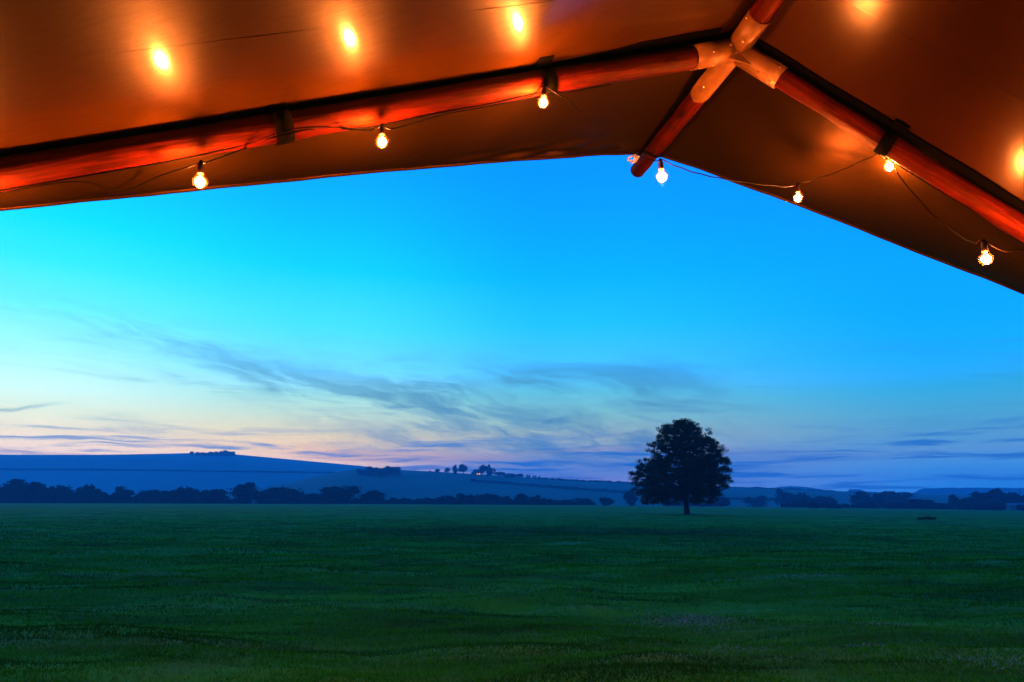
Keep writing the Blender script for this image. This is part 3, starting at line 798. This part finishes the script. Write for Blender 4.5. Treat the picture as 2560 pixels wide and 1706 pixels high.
# farm, masts, barn
FB = HB.at(1191, 1190); s = FB.y / F0
fh = empty('farmhouse', FB, (0, 0, math.radians(8))); tag(fh, 'farmhouse with pitched roof and two lit orange windows on the ridge', 'house')
w2, d2, e2, r2 = 13 * s, 4.2, 6.0 * s, 15.5 * s


def box(x0, x1, y0, y1, z0, z1):
    v = [Vector((x, y, z)) for x in (x0, x1) for y in (y0, y1) for z in (z0, z1)]
    return v, [(0, 1, 3, 2), (4, 6, 7, 5), (0, 4, 5, 1), (2, 3, 7, 6), (0, 2, 6, 4), (1, 5, 7, 3)]


mesh('wall', *box(-w2, w2, -d2, d2, -1, e2), M['brick'], fh)
rv = [Vector(p) for p in [(-w2 - .4, -d2 - .5, e2 - .2), (w2 + .4, -d2 - .5, e2 - .2), (w2 + .4, d2 + .5, e2 - .2), (-w2 - .4, d2 + .5, e2 - .2), (-w2 * .45, 0, r2), (w2 * .75, 0, r2)]]
rf = mesh('roof', rv, [(0, 1, 5, 4), (2, 3, 4, 5), (1, 2, 5), (3, 0, 4), (3, 2, 1, 0)], M['roof'], fh)
mesh('chimney', *box(w2 * .5, w2 * .5 + 1.0, -.5, .5, r2 - 1.2, r2 + 1.3), M['brick'], rf)
for (x, ww) in ((1.0, .75), (4.0, 1.1)):
    fr = mesh('window', *box(x - ww - .15, x + ww + .15, -d2 - .06, -d2 - .01, 1.25, 3.5), M['roof'], fh)
    mesh('pane', *box(x - ww, x + ww, -d2 - .09, -d2 - .061, 1.4, 3.35), M['litwin'], fr)
for (u, t, b, lb) in ((1039, 1163, HB.pr(1039), 'thin leaning mast on the skyline between the slope wood and the farm'), (1901, 1210, HB.pr(1901), 'thin mast on the skyline right of the oak')):
    p = HB.at(u, b + .5); h = PY(u, t, p.y).z - p.z
    ms_ = empty('mast', p); tag(ms_, lb, 'mast', 'thin masts on the skyline')
    mesh('pole', *tube([(0, 0, -.5), (.6, 0, h)], [.28, .2], 6), M['bark'], ms_)
    mesh('crossarm', *tube([(-1.3 + .55, 0, h * .93), (1.3 + .55, 0, h * .93)], .14, 5), M['bark'], ms_)
p = PY(2545, 1270, 405); p.z = float(gz(p.x, p.y))
bn = empty('barn', p, (0, 0, -.2)); tag(bn, 'low pale barn between dark bushes at the right edge', 'barn')
mesh('wall', *box(-5.5, 6, -3, 3, -.5, 2.9), M['pale'], bn)
bv = [Vector(q_) for q_ in [(-5.8, -3.3, 2.8), (6.3, -3.3, 2.8), (6.3, 3.3, 2.8), (-5.8, 3.3, 2.8), (-5.8, 0, 4.2), (6.3, 0, 4.2)]]
mesh('roof', bv, [(0, 1, 5, 4), (2, 3, 4, 5), (1, 2, 5), (3, 0, 4), (3, 2, 1, 0)], M['pale'], bn)
mesh('door', *box(-1.5, 1.5, -3.05, -3.003, -.3, 2.4), M['roof'], bn)
p = PY(636, 1256, 395); p.z = float(gz(p.x, p.y))
fe = empty('feeder', p); tag(fe, 'tiny pale feed shelter at the foot of the hedge, left of centre', 'feeder')
mesh('tank', *lathe([(1.5, 0), (1.5, 1.1), (.6, 2.4), (.1, 2.7)], 10), M['pale'], fe, smooth=True)

# ------------------------------------------------------------------ tent frame
J = PD(1838, 126, 3.3); LE = PD(-400, 505, 2.10); RE = PD(3000, 843, 2.71); SE = PD(1589, 434, 4.25); GE = PD(1928, 0, 3.03)
rd = (GE - J).normalized(); GF_ = J + rd * 4.2


def pole(name, a, b, ra, rb, label, rnd=False, cut=0.0, bend=.003):
    d = (b - a); L_ = d.length; dn = d.normalized(); base = a + dn * cut; L_ -= cut
    o = empty(name, base); q = dn.to_track_quat('Z', 'Y'); o.rotation_euler = q.to_euler()
    n = 40; ps = []; rr = []
    for i in range(n + 1):
        t = i / n; ps.append((bend * math.sin(t * 5 + ra * 90), bend * .6 * math.sin(t * 7.3), t * L_))
        rr.append(ra + (rb - ra) * t + .0014 * math.sin(t * 23) + .001 * math.sin(t * 51 + 1))
    if rnd:
        R_ = rr[-1]; ps.pop(); rr.pop(); e = ps[-1]
        for k in range(1, 7):
            a_ = k * math.pi / 2 / 6.3; ps.append((e[0], e[1], L_ - R_ * .55 + R_ * .55 * math.sin(a_))); rr.append(R_ * math.cos(a_))
        if ps[-7][2] > ps[-6][2]: ps.pop(-7); rr.pop(-7)
    mesh('timber', *tube(ps, rr, 28), M['wood'], o, smooth=False)
    o.children[0].data.polygons.foreach_set('use_smooth', [len(p.vertices) == 4 for p in o.children[0].data.polygons])
    tag(o, label, 'tent pole', 'round timber poles of the tent'); return o


pole('rafter_pole', J, LE, .052, .0535, 'long red-brown rafter pole running from the joint to the left edge', cut=.06)
pole('rafter_pole', J, RE, .045, .0465, 'red-brown rafter pole running down to the right edge', cut=.06)
pole('ridge_pole', J, GF_, .050, .050, 'short visible pole leaving the joint at the top right of the photo', cut=.10)
pole('peak_pole', J, SE, .047, .045, 'pole pointing out over the field with a rounded free end', rnd=True, cut=.10, bend=.004)

# steel joint
jt = empty('steel_joint', J); tag(jt, 'galvanised steel tube joint where the four tent poles meet', 'pole joint')


def sleeve(d, r, L0, L1):
    d = d.normalized(); x, y = frame(d); n = 32; V = []
    for (rad, l) in ((r, L0), (r, L1), (r - .004, L1), (r - .004, L0)):
        for k in range(n):
            a = 2 * math.pi * k / n; V.append(d * l + (x * math.cos(a) + y * math.sin(a)) * rad)
    Fc = [(i * n + k, i * n + (k + 1) % n, ((i + 1) % 4) * n + (k + 1) % n, ((i + 1) % 4) * n + k) for i in range(4) for k in range(n)]
    o = mesh('tube', V, Fc, M['steel'], jt); o.data.polygons.foreach_set('use_smooth', [(i // n) in (0, 2) for i in range(4 * n)])
    return o


dL, dR, dG, dS = (LE - J).normalized(), (RE - J).normalized(), (GF_ - J).normalized(), (SE - J).normalized()
sleeve(dL, .0575, .012, .262); sleeve(dR, .0535, .012, .262); sleeve(dG, .0565, .012, .215)
# core lump where the tubes are welded
hb = []
hv, hf = lathe([(.012, -.052), (.035, -.042), (.050, -.02), (.054, 0), (.050, .02), (.035, .042), (.012, .052)], 20)
mesh('hub', hv, hf, M['steel'], jt, smooth=True)
# tongue under the peak pole: curved plate with a round end
toC = (EYE - J).normalized()
nS = (toC - dS * toC.dot(dS)).normalized(); sS = dS.cross(nS)
V = []; nn = 14
tl_ = .335
for side in (.0505, .0555):
    for i in range(25):
        l = .02 + (tl_ - .02) * i / 24; hw = 1.18 if l < tl_ - .055 else 1.18 * math.sqrt(max(0.0, 1 - ((l - tl_ + .055) / .055) ** 2))
        for k in range(nn + 1):
            a = hw * (2 * k / nn - 1); V.append(dS * l + (nS * math.cos(a) + sS * math.sin(a)) * side)
Fc = []; st = nn + 1; B = 25 * st
for i in range(24):
    for k in range(nn):
        a = i * st + k; Fc.append((a, a + 1, a + st + 1, a + st)); Fc.append((B + a, B + a + st, B + a + st + 1, B + a + 1))
    for k in (0, nn):
        a = i * st + k; Fc.append((a, a + st, B + a + st, B + a))
for k in range(nn):
    Fc.append((k, B + k, B + k + 1, k + 1))
mesh('tongue', V, Fc, M['steel'], jt, smooth=True)
# gusset plate between the two rafter tubes
nn_ = dL.cross(dR).normalized()
if nn_.dot(toC) < 0: nn_ = -nn_
gp = [dL * .085 + nn_ * .030 - (dL + dR) * .0 + Vector((0, 0, -.052)), dR * .12 + nn_ * .030 + Vector((0, 0, -.050)), nn_ * .048 + Vector((0, 0, -.03))]
gv = [p for p in gp] + [p - nn_ * .005 for p in gp]
mesh('gusset', gv, [(0, 1, 2), (5, 4, 3), (0, 3, 4, 1), (1, 4, 5, 2), (2, 5, 3, 0)], M['steel'], jt)


def bolt(d, r, l, ang, s=.0062):
    x = (toC - d * toC.dot(d)).normalized(); y = d.cross(x); n_ = x * math.cos(ang) + y * math.sin(ang); p = d * l + n_ * (r + .001)
    v, f = lathe([(s, -.003), (s, .001), (s * .85, s * .45), (s * .45, s * .75), (.0004, s * .85)], 12)
    q = n_.to_track_quat('Z', 'Y'); v = [q @ w + p for w in v]; mesh('bolt', v, f, M['bolt'], jt, smooth=True)


for (d, r, l, a) in [(dL, .0575, .175, .15), (dL, .0575, .235, -1.15), (dL, .0575, .16, -1.1), (dL, .0575, .07, .5), (dL, .0575, .045, -.2), (dR, .0535, .165, .55), (dR, .0535, .235, .75), (dR, .0535, .235, -.8),
                     (dG, .0565, .10, .1), (dG, .0565, .19, .7), (dG, .0565, .19, -.9), (dS, .0555, .225, .1), (dR, .0535, .045, -.9)]:
    bolt(d, r, l, a); bolt.n = 1

# ------------------------------------------------------------------ canvas roof
cv = empty('tent_canopy', J + Vector((0, 0, .07))); tag(cv, 'brown canvas tent roof stretched over timber poles, open to the field', 'tent canopy')
O = cv.location.copy()


def upn(a, b, ref):
    n = a.cross(b).normalized(); return n if n.z > 0 else -n


nLB = upn(dL, dG, 0); nRB = upn(dR, dG, 0)
Ja = J + Vector((0, 0, .082))
offL = (nLB * .060); offR = (nRB * .054); offG = (nLB + nRB).normalized() * .068
La = LE + (LE - J) * .25 + offL; Ra = RE + (RE - J) * .35 + offR; Ga = GF_ + offG; GJ = Ja


def line(a, b, t): return a.lerp(b, t)


def panel(name, fn, ns, nt, amp=.006, seed=0, fold=None, m='canvas'):
    V = []
    for i in range(nt + 1):
        for j in range(ns + 1):
            s_, t_ = j / ns, i / nt; p = fn(s_, t_)
            V.append(p - O)
    Va = np.array([tuple(p) for p in V]).reshape(nt + 1, ns + 1, 3)
    ds = np.gradient(Va, axis=1); dt = np.gradient(Va, axis=0); N = np.cross(ds, dt); N /= np.linalg.norm(N, axis=2)[..., None] + 1e-9
    N *= np.sign(N[..., 2:3] + 1e-9)
    tt, ss = np.meshgrid(np.linspace(0, 1, nt + 1), np.linspace(0, 1, ns + 1), indexing='ij')
    w = np.sin(np.pi * np.clip(ss, 0, 1)) ** .5 * np.sin(np.pi * np.clip(tt, 0, 1)) ** .5
    disp = amp * w * 2 * vnoise(Va[..., 0] * 2.2, Va[..., 1] * 2.2, seed, 3)
    if fold is not None: disp = disp + fold(ss, tt)
    Va = Va + N * disp[..., None]
    Fc = [(i * (ns + 1) + j, i * (ns + 1) + j + 1, (i + 1) * (ns + 1) + j + 1, (i + 1) * (ns + 1) + j) for i in range(nt) for j in range(ns)]
    o = mesh(name, [tuple(p) for p in Va.reshape(-1, 3)], Fc, M[m], cv, smooth=True)
    md = o.modifiers.new('thickness', 'SOLIDIFY'); md.thickness = .004; md.offset = 1 if o.data.polygons[0].normal.z > 0 else -1
    return o


def fLB(s_, t_): return (Ja + (La - Ja) * s_) + (Ga - GJ) * t_ - nLB * (.41 * math.sin(math.pi * t_) * min(1, max(0, s_ * 3.5)) ** 1.5)
def smooth(x, a, b):
    x = min(1, max(0, (x - a) / (b - a))); return x * x * (3 - 2 * x)


def fRB(s_, t_): return (Ja + (Ra - Ja) * s_) + (Ga - GJ) * t_ - nRB * ((-.16 - .22 * smooth(s_, .18, .5)) * math.sin(math.pi * t_) * (1 - math.exp(-max(0, s_) * 22)))


panel('canvas_panel', fLB, 90, 90, .004, 1)
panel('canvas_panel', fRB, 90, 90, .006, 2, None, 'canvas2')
EL_ = [(1612, 378, 4.10), (1588, 383, 4.05), (1500, 386, 3.95), (1414, 392, 3.86), (1250, 403, 3.70), (1088, 416, 3.55), (850, 437, 3.38), (653, 457, 3.26), (430, 479, 3.14), (272, 495, 3.07), (0, 522, 2.95), (-400, 562, 2.80), (-700, 600, 2.70)]
EL = [(1612, 378, 4.10), (1588, 383, 4.05), (1500, 386, 3.85), (1414, 392, 3.66), (1250, 403, 3.40), (1088, 416, 3.18), (850, 437, 2.95), (653, 457, 2.79), (430, 479, 2.64), (272, 495, 2.55), (0, 522, 2.42), (-400, 562, 2.28), (-700, 600, 2.18)]
ER = [(1612, 378, 4.10), (1660, 392, 4.06), (1750, 421, 4.02), (1850, 459, 3.98), (1960, 499, 3.92), (2094, 549, 3.84), (2200, 592, 3.75), (2394, 668, 3.60), (2560, 733, 3.45), (3000, 925, 3.15), (3300, 1060, 3.0)]
ELp = [PD(*e) for e in EL]; ERp = [PD(*e) for e in ER]


def along(P_, s_):
    # by arc length
    ls = [0.0]
    for a, b in zip(P_, P_[1:]): ls.append(ls[-1] + (b - a).length)
    L_ = s_ * ls[-1]
    for i in range(len(P_) - 1):
        if L_ <= ls[i + 1] + 1e-9:
            return P_[i].lerp(P_[i + 1], (L_ - ls[i]) / (ls[i + 1] - ls[i]))
    return P_[-1]


ELs = spline(ELp, 6); ERs = spline(ERp, 6)
for P_ in (ELs, ERs):
    for i, p in enumerate(P_): p.z += (.0012 * math.sin(i * .6) + .0007 * math.sin(i * 1.7 + 1)) if i > 6 else 0


def fLF(s_, t_):
    a = Ja.lerp(La, s_); b = along(ELs, s_); p = a.lerp(b, t_); p.z -= .05 * math.sin(math.pi * t_) * math.sin(math.pi * min(1, s_ * 1.0)); return p


def fRF(s_, t_):
    a = Ja.lerp(Ra, s_); b = along(ERs, s_); p = a.lerp(b, t_); p.z -= .05 * math.sin(math.pi * t_) * math.sin(math.pi * s_); return p


def foldL(ss, tt):      # loose pleats near the hem
    e = np.exp(-((ss - .20) / .11) ** 2) * np.clip((tt - .72) / .22, 0, 1) * np.clip((1.0 - tt) / .04, 0, 1)
    return e * (.012 * np.sin((tt * 30 + ss * 26)) + .010 * np.sin(tt * 47 - ss * 60 + 1))


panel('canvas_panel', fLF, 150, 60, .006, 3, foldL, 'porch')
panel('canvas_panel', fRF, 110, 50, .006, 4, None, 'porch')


def ribbon(name, pts, side, w0, w1, m, parent, nrm, th=.003):
    V = []; n = len(pts)
    for p in pts:
        for (w_, h_) in ((w0, 0), (w1, 0), (w1, th), (w0, th)): V.append(p + side * w_ + nrm * h_ - O)
    Fc = [(4 * i + k, 4 * i + (k + 1) % 4, 4 * i + 4 + (k + 1) % 4, 4 * i + 4 + k) for i in range(n - 1) for k in range(4)] + [(0, 1, 2, 3), (4 * n - 1, 4 * n - 2, 4 * n - 3, 4 * n - 4)]
    return mesh(name, V, Fc, m, parent)


# black webbing sewn along the rafters, on the camera side
for (d, nb, E_, Pa, wd, ln) in ((dL, nLB, LE, La, .070, (LE - J).length * 1.22), (dR, nRB, RE, Ra, .052, (RE - J).length * 1.3)):
    side = (dG - d * dG.dot(d)).normalized(); side = (side - nb * side.dot(nb)).normalized()
    aa = Ja; dd = (Pa - Ja).normalized()
    pts = [aa + dd * float(t) for t in np.linspace(.12, ln, 40)]
    pts = [p + side * (.002 * math.sin(i * .9)) for i, p in enumerate(pts)]
    ribbon('webbing_strip', pts, side, -.06, wd, M['web'], cv, -nb, .003 + .004)
# strap loops round the rafters


def loop(Jp, d, l, r, w, phi):
    x, y = frame(d); n = 40; V = []
    # skewed sleeve: slightly oblique edges like a tightened strap
    for (rr, dl_) in ((r, -w / 2), (r, w / 2), (r - .003, w / 2), (r - .003, -w / 2)):
        for k in range(n):
            a = 2 * math.pi * k / n
            V.append(Jp + d * (l + dl_ + .006 * math.cos(a + phi)) + (x * math.cos(a) + y * math.sin(a)) * (rr + .0015 * math.sin(3 * a + phi)) - O)
    Fc = [(i * n + k, i * n + (k + 1) % n, ((i + 1) % 4) * n + (k + 1) % n, ((i + 1) % 4) * n + k) for i in range(4) for k in range(n)]
    s_ = mesh('strap', V, Fc, M['web'], cv); s_.data.polygons.foreach_set('use_smooth', [(i // n) in (0, 2) for i in range(4 * n)]); return s_


def onpole(a, b, u):         # distance along a pole where it is seen at image column u
    lo, hi = 0.0, (b - a).length; d = (b - a).normalized()
    for _ in range(50):
        mi = (lo + hi) / 2; q = a + d * mi - EYE; uu_ = CX + F0 * q.dot(RT) / q.dot(FW)
        if (uu_ > u) == (b.x < a.x): lo = mi
        else: hi = mi
    return lo


lS1 = onpole(J, LE, 704); lS2 = onpole(J, LE, 1362); lS3 = onpole(J, RE, 2216)
loop(J, dL, lS1, .0620, .066, .3); loop(J, dL, lS2, .0605, .064, 1.0); loop(J, dR, lS3, .0535, .058, 2.0)
for (d, nb, l, wd) in ((dL, nLB, lS1, .098), (dL, nLB, lS2, .102), (dR, nRB, lS3, .086)):
    side = (dG - d * dG.dot(d)).normalized(); side = (side - nb * side.dot(nb)).normalized()
    dd = d; aa = J + nb * .060
    pts = [aa + dd * (l + t) for t in (-.034, -.012, .012, .034)]
    ribbon('strap_patch', pts, side, .0, wd, M['web'], cv, -nb, .014)

# hems along the open edge: folded band of canvas
for P_ in (ELs, ERs):
    V = []; n = len(P_); rr = .009
    v, f = tube([p - O for p in P_[3:]], rr, 8); mesh('hem', v, f, M['porch'], cv, smooth=True)
# seams that run parallel to the rafters


def seam(fn, s0, s1, t0, t1, n=40, w=.010):
    V = []
    for i in range(n + 1):
        s_ = s0 + (s1 - s0) * i / n; t_ = t0 + (t1 - t0) * i / n; p = fn(s_, t_) - O
        e = .0012 * math.sin(i * 1.7)
        dn = (fn(s_, t_ + .003) - fn(s_, t_)).normalized()
        for (a, b) in ((0, -.002), (w, -.002), (w, .0005), (0, .0005)):
            V.append(p + dn * (a + e) - Vector((0, 0, 1)) * b)
    Fc = [(4 * i + k, 4 * i + (k + 1) % 4, 4 * i + 4 + (k + 1) % 4, 4 * i + 4 + k) for i in range(n) for k in range(4)]
    mesh('seam', V, Fc, M['canvas'], cv)


def invert(fn, u, v, s_=.3, t_=.1):      # panel parameters seen in direction (u, v)
    for _ in range(40):
        def pr(a, b):
            q = fn(a, b) - EYE; return CX + F0 * q.dot(RT) / q.dot(FW), CY - F0 * q.dot(UP) / q.dot(FW)
        x0, y0 = pr(s_, t_); xs, ys = pr(s_ + 1e-4, t_); xt, yt = pr(s_, t_ + 1e-4)
        a, b, c, d = (xs - x0) / 1e-4, (xt - x0) / 1e-4, (ys - y0) / 1e-4, (yt - y0) / 1e-4; D_ = a * d - b * c
        ex, ey = u - x0, v - y0; s_ += (d * ex - b * ey) / D_ * .7; t_ += (-c * ex + a * ey) / D_ * .7
        s_ = min(max(s_, -.5), 1.5); t_ = min(max(t_, -.5), 1.5)
    return s_, t_


sa1 = invert(fLB, 1330, 10); sa2 = invert(fLB, 410, 119)
kx = (sa1[1] - sa2[1]) / (sa1[0] - sa2[0]); seam(fLB, .02, 1, sa1[1] + kx * (.02 - sa1[0]), sa1[1] + kx * (1 - sa1[0]), 80, .0016)
sb1 = invert(fRB, 2135, 14, .2, .1); sb2 = invert(fRB, 2265, 92, .3, .1)
kx = (sb1[1] - sb2[1]) / (sb1[0] - sb2[0]); seam(fRB, .02, .95, sb1[1] + kx * (.02 - sb1[0]), sb1[1] + kx * (.95 - sb1[0]), 60, .0022)
# ties and frayed clip at the peak
v, f = tube(spline([PD(1588, 384, 4.02), PD(1600, 386, 3.98), PD(1612, 380, 3.97), PD(1640, 392, 3.98), PD(1655, 390, 4.04)], 5), .006, 7)
mesh('tie_cord', [p - O for p in v], f, M['web'], cv, smooth=True)
bt = []
for pts in ([(1594, 384, 4.0), (1586, 398, 3.98), (1578, 410, 3.98)], [(1592, 388, 4.0), (1573, 393, 3.98), (1570, 402, 3.98), (1580, 401, 3.98)], [(1600, 386, 4.0), (1590, 402, 3.98), (1583, 407, 3.98)], [(1588, 386, 4.0), (1592, 396, 3.98), (1584, 391, 3.98)]):
    bt.append(tube(spline([PD(*p) for p in pts], 5), .0055, 6))
v, f = join(bt); mesh('frayed_tie', [p - O for p in v], f, M['cord'], cv, smooth=True)

# ------------------------------------------------------------------ string lights
def cable(pts, label, r=.0026, offs=0.0):
    P_ = spline([PD(*p) for p in pts], 8); P_ = [p + Vector((0, 0, .0015 * math.sin(i * .8))) for i, p in enumerate(P_)]
    o = empty('light_cable', P_[0]); v, f = tube(P_, r, 8); mesh('cable', [p - P_[0] for p in v], f, M['rubber'], o, smooth=True)
    return tag(o, label, 'cable', 'cables of the string lights')


def polept(E_, d, u, r, ang):          # point on the underside surface of a rafter at image column u
    l = onpole(J, E_, u); p = J + d * l; x = (EYE - p); x = (x - d * x.dot(d)).normalized(); y = d.cross(x)
    if y.z > 0: y = -y
    return p + (x * math.cos(ang) + y * math.sin(ang)) * r


def pcable(E_, d, spec, label, r=.0025):
    P_ = spline([polept(E_, d, u, rr, a) if len(s_) == 3 else PD(*s_[:3]) for s_ in spec for (u, rr, a) in [s_[:3]]] if all(len(s_) == 3 for s_ in spec) else [PD(*s_[1:]) if s_[0] == 'px' else polept(E_, d, *s_) for s_ in spec], 8)
    o = empty('light_cable', P_[0]); v, f = tube(P_, r, 8); mesh('cable', [p - P_[0] for p in v], f, M['rubber'], o, smooth=True)
    return tag(o, label, 'cable', 'cables of the string lights')


# bulb: (u, v, depth, tilt)
BL = [(500, 455, 2.39, 'bulb nearest the left edge, half over the sky below the long rafter'),
      (955, 355, 2.615, 'bulb hanging under the middle of the long left rafter'),
      (1358, 257, 2.86, 'bulb hanging directly under the second black strap of the left rafter'),
      (1655, 442, 2.70, 'bulb hanging against the blue sky beside the rounded pole end'),
      (1995, 495, 3.42, 'bulb touching the canvas edge left of the right rafter strap'),
      (2223, 417, 3.17, 'bulb hanging directly under the black strap of the right rafter'),
      (2465, 648, 2.58, 'lowest bulb, near the right edge of the photo'),
      (-75, 552, 2.16, 'bulb just beyond the left edge whose light warms the end of the long rafter'),
      (2700, 640, 2.56, 'bulb just beyond the right edge whose light warms the right rafter')]
RG = .0245


def make_bulb():
    r = empty('string_bulb', (0, 0, 0))
    prof_ = [(.0085, .030)] + [(RG * math.sin(a), RG * math.cos(a)) for a in np.linspace(.42, math.pi - .05, 16)]
    mesh('glass_globe', *lathe(prof_, 28), M['glass'], r, smooth=True)
    fl = lathe([(.0015, .018), (.008, .014), (.0140, .006), (.0155, -.002), (.0125, -.011), (.006, -.018), (.001, -.021)], 10)
    mesh('filament', *fl, M['fil'], r, smooth=True)
    sk = mesh('socket', *lathe([(.0100, .028), (.0118, .031), (.0105, .045), (.0100, .060), (.0080, .066), (.0035, .068)], 18), M['socket'], r, smooth=True)
    mesh('cable_clip', *lathe([(.0060, .066), (.0065, .071), (.0060, .077), (.002, .079)], 10), M['rubber'], sk, smooth=True)
    return r


def ctree(o, parent=None):
    c = o.copy(); COL.objects.link(c); c.parent = parent
    for ch in o.children: ctree(ch, c)
    return c


b0 = make_bulb(); tops = []
for i, (u, v, d, lb) in enumerate(BL):
    b = b0 if i == 0 else ctree(b0)
    p = PD(u, v, d); b.location = p
    b.rotation_euler = (0, random.uniform(-.12, .12), random.uniform(0, 3)); tops.append(p + Vector((0, 0, .076)))
    tag(b, lb, 'light bulb', 'warm globe bulbs of the string lights')


def px(p):
    q = p - EYE; z = q.dot(FW); return (CX + F0 * q.dot(RT) / z, CY - F0 * q.dot(UP) / z, z)


c1 = pcable(LE, dL, [(-200, .057, 1.0), (200, .057, 1.05), (430, .057, 1.05), (600, .0565, .75), (675, .0575, .35), (704, .063, .30), (740, .0575, .25), (800, .0565, .45), (880, .057, 1.05), (940, .058, 1.35), (1060, .0565, 1.0), (1200, .0565, .95), (1320, .0565, .75), (1362, .0625, .8), (1420, .0575, 1.25), (1520, .056, 1.35)], 'dark cable clinging to the underside of the long left rafter')
c2 = pcable(LE, dL, [(-200, .060, 1.5), (160, .060, 1.45), ('px', 300, 478, 2.45), ('px', 400, 440, 2.45), ('px', 470, 418, 2.35), ('px', *px(tops[0])), ('px', 520, 405, 2.28), (600, .058, 1.1), (660, .0575, .6), (704, .063, .5), (760, .0575, .45), (850, .058, .9), ('px', 930, 325, 2.46), ('px', *px(tops[1])), ('px', 985, 322, 2.5), (1100, .058, 1.35), (1230, .0575, 1.3), (1310, .0585, 1.05), ('px', *px(tops[2])), ('px', 1398, 238, 2.82), ('px', 1420, 250, 2.92), ('px', 1436, 268, 3.0), ('px', 1500, 330, 3.06), ('px', 1590, 385, 3.05), ('px', 1637, 402, 3.15), ('px', *px(tops[3]))], 'thin cable that carries the left bulbs and swings across to the peak pole')
t3, t4, t5, t6 = tops[3], tops[4], tops[5], tops[6]
cable([px(t3), (1690, 416, 2.78), (1745, 434, 2.84), (1790, 444, 2.92), (1850, 455, 3.08), (1925, 464, 3.26), (1975, 467, 3.38), px(t4), (2045, 447, 3.38), (2100, 428, 3.33), (2150, 405, 3.28), (2190, 388, 3.16), px(t5), (2245, 436, 3.10), (2300, 503, 3.04), (2345, 550, 3.0), (2390, 584, 2.9), (2430, 607, 2.66), px(t6), (2500, 625, 2.57), (2545, 627, 2.56), (2620, 622, 2.56), px(PD(2700, 618, 2.56) + Vector((0, 0, .076)))], 'cable that carries the right bulbs and dips below the right rafter')
o = pcable(RE, dR, [(2225, .050, 1.35), (2350, .049, 1.4), (2450, .049, 1.2), (2520, .049, 1.3), (2700, .049, 1.3)], 'thin cable along the lower side of the right rafter')

# ------------------------------------------------------------------ haze: a closed box of even, pale air
m, g = mat('haze_air'); pv = g.node('ShaderNodeVolumePrincipled')
pv.inputs['Color'].default_value = (.12, .66, 1, 1); pv.inputs['Density'].default_value = HAZE_D; pv.inputs['Anisotropy'].default_value = .2
out(g, None, pv.outputs[0])
v, f = box(-3650, 3650, -3650, 3650, -16, HAZE_TOP)
o = mesh('haze', v, f, m); tag(o, 'thin blue evening haze over the fields', 'haze', kind='stuff')
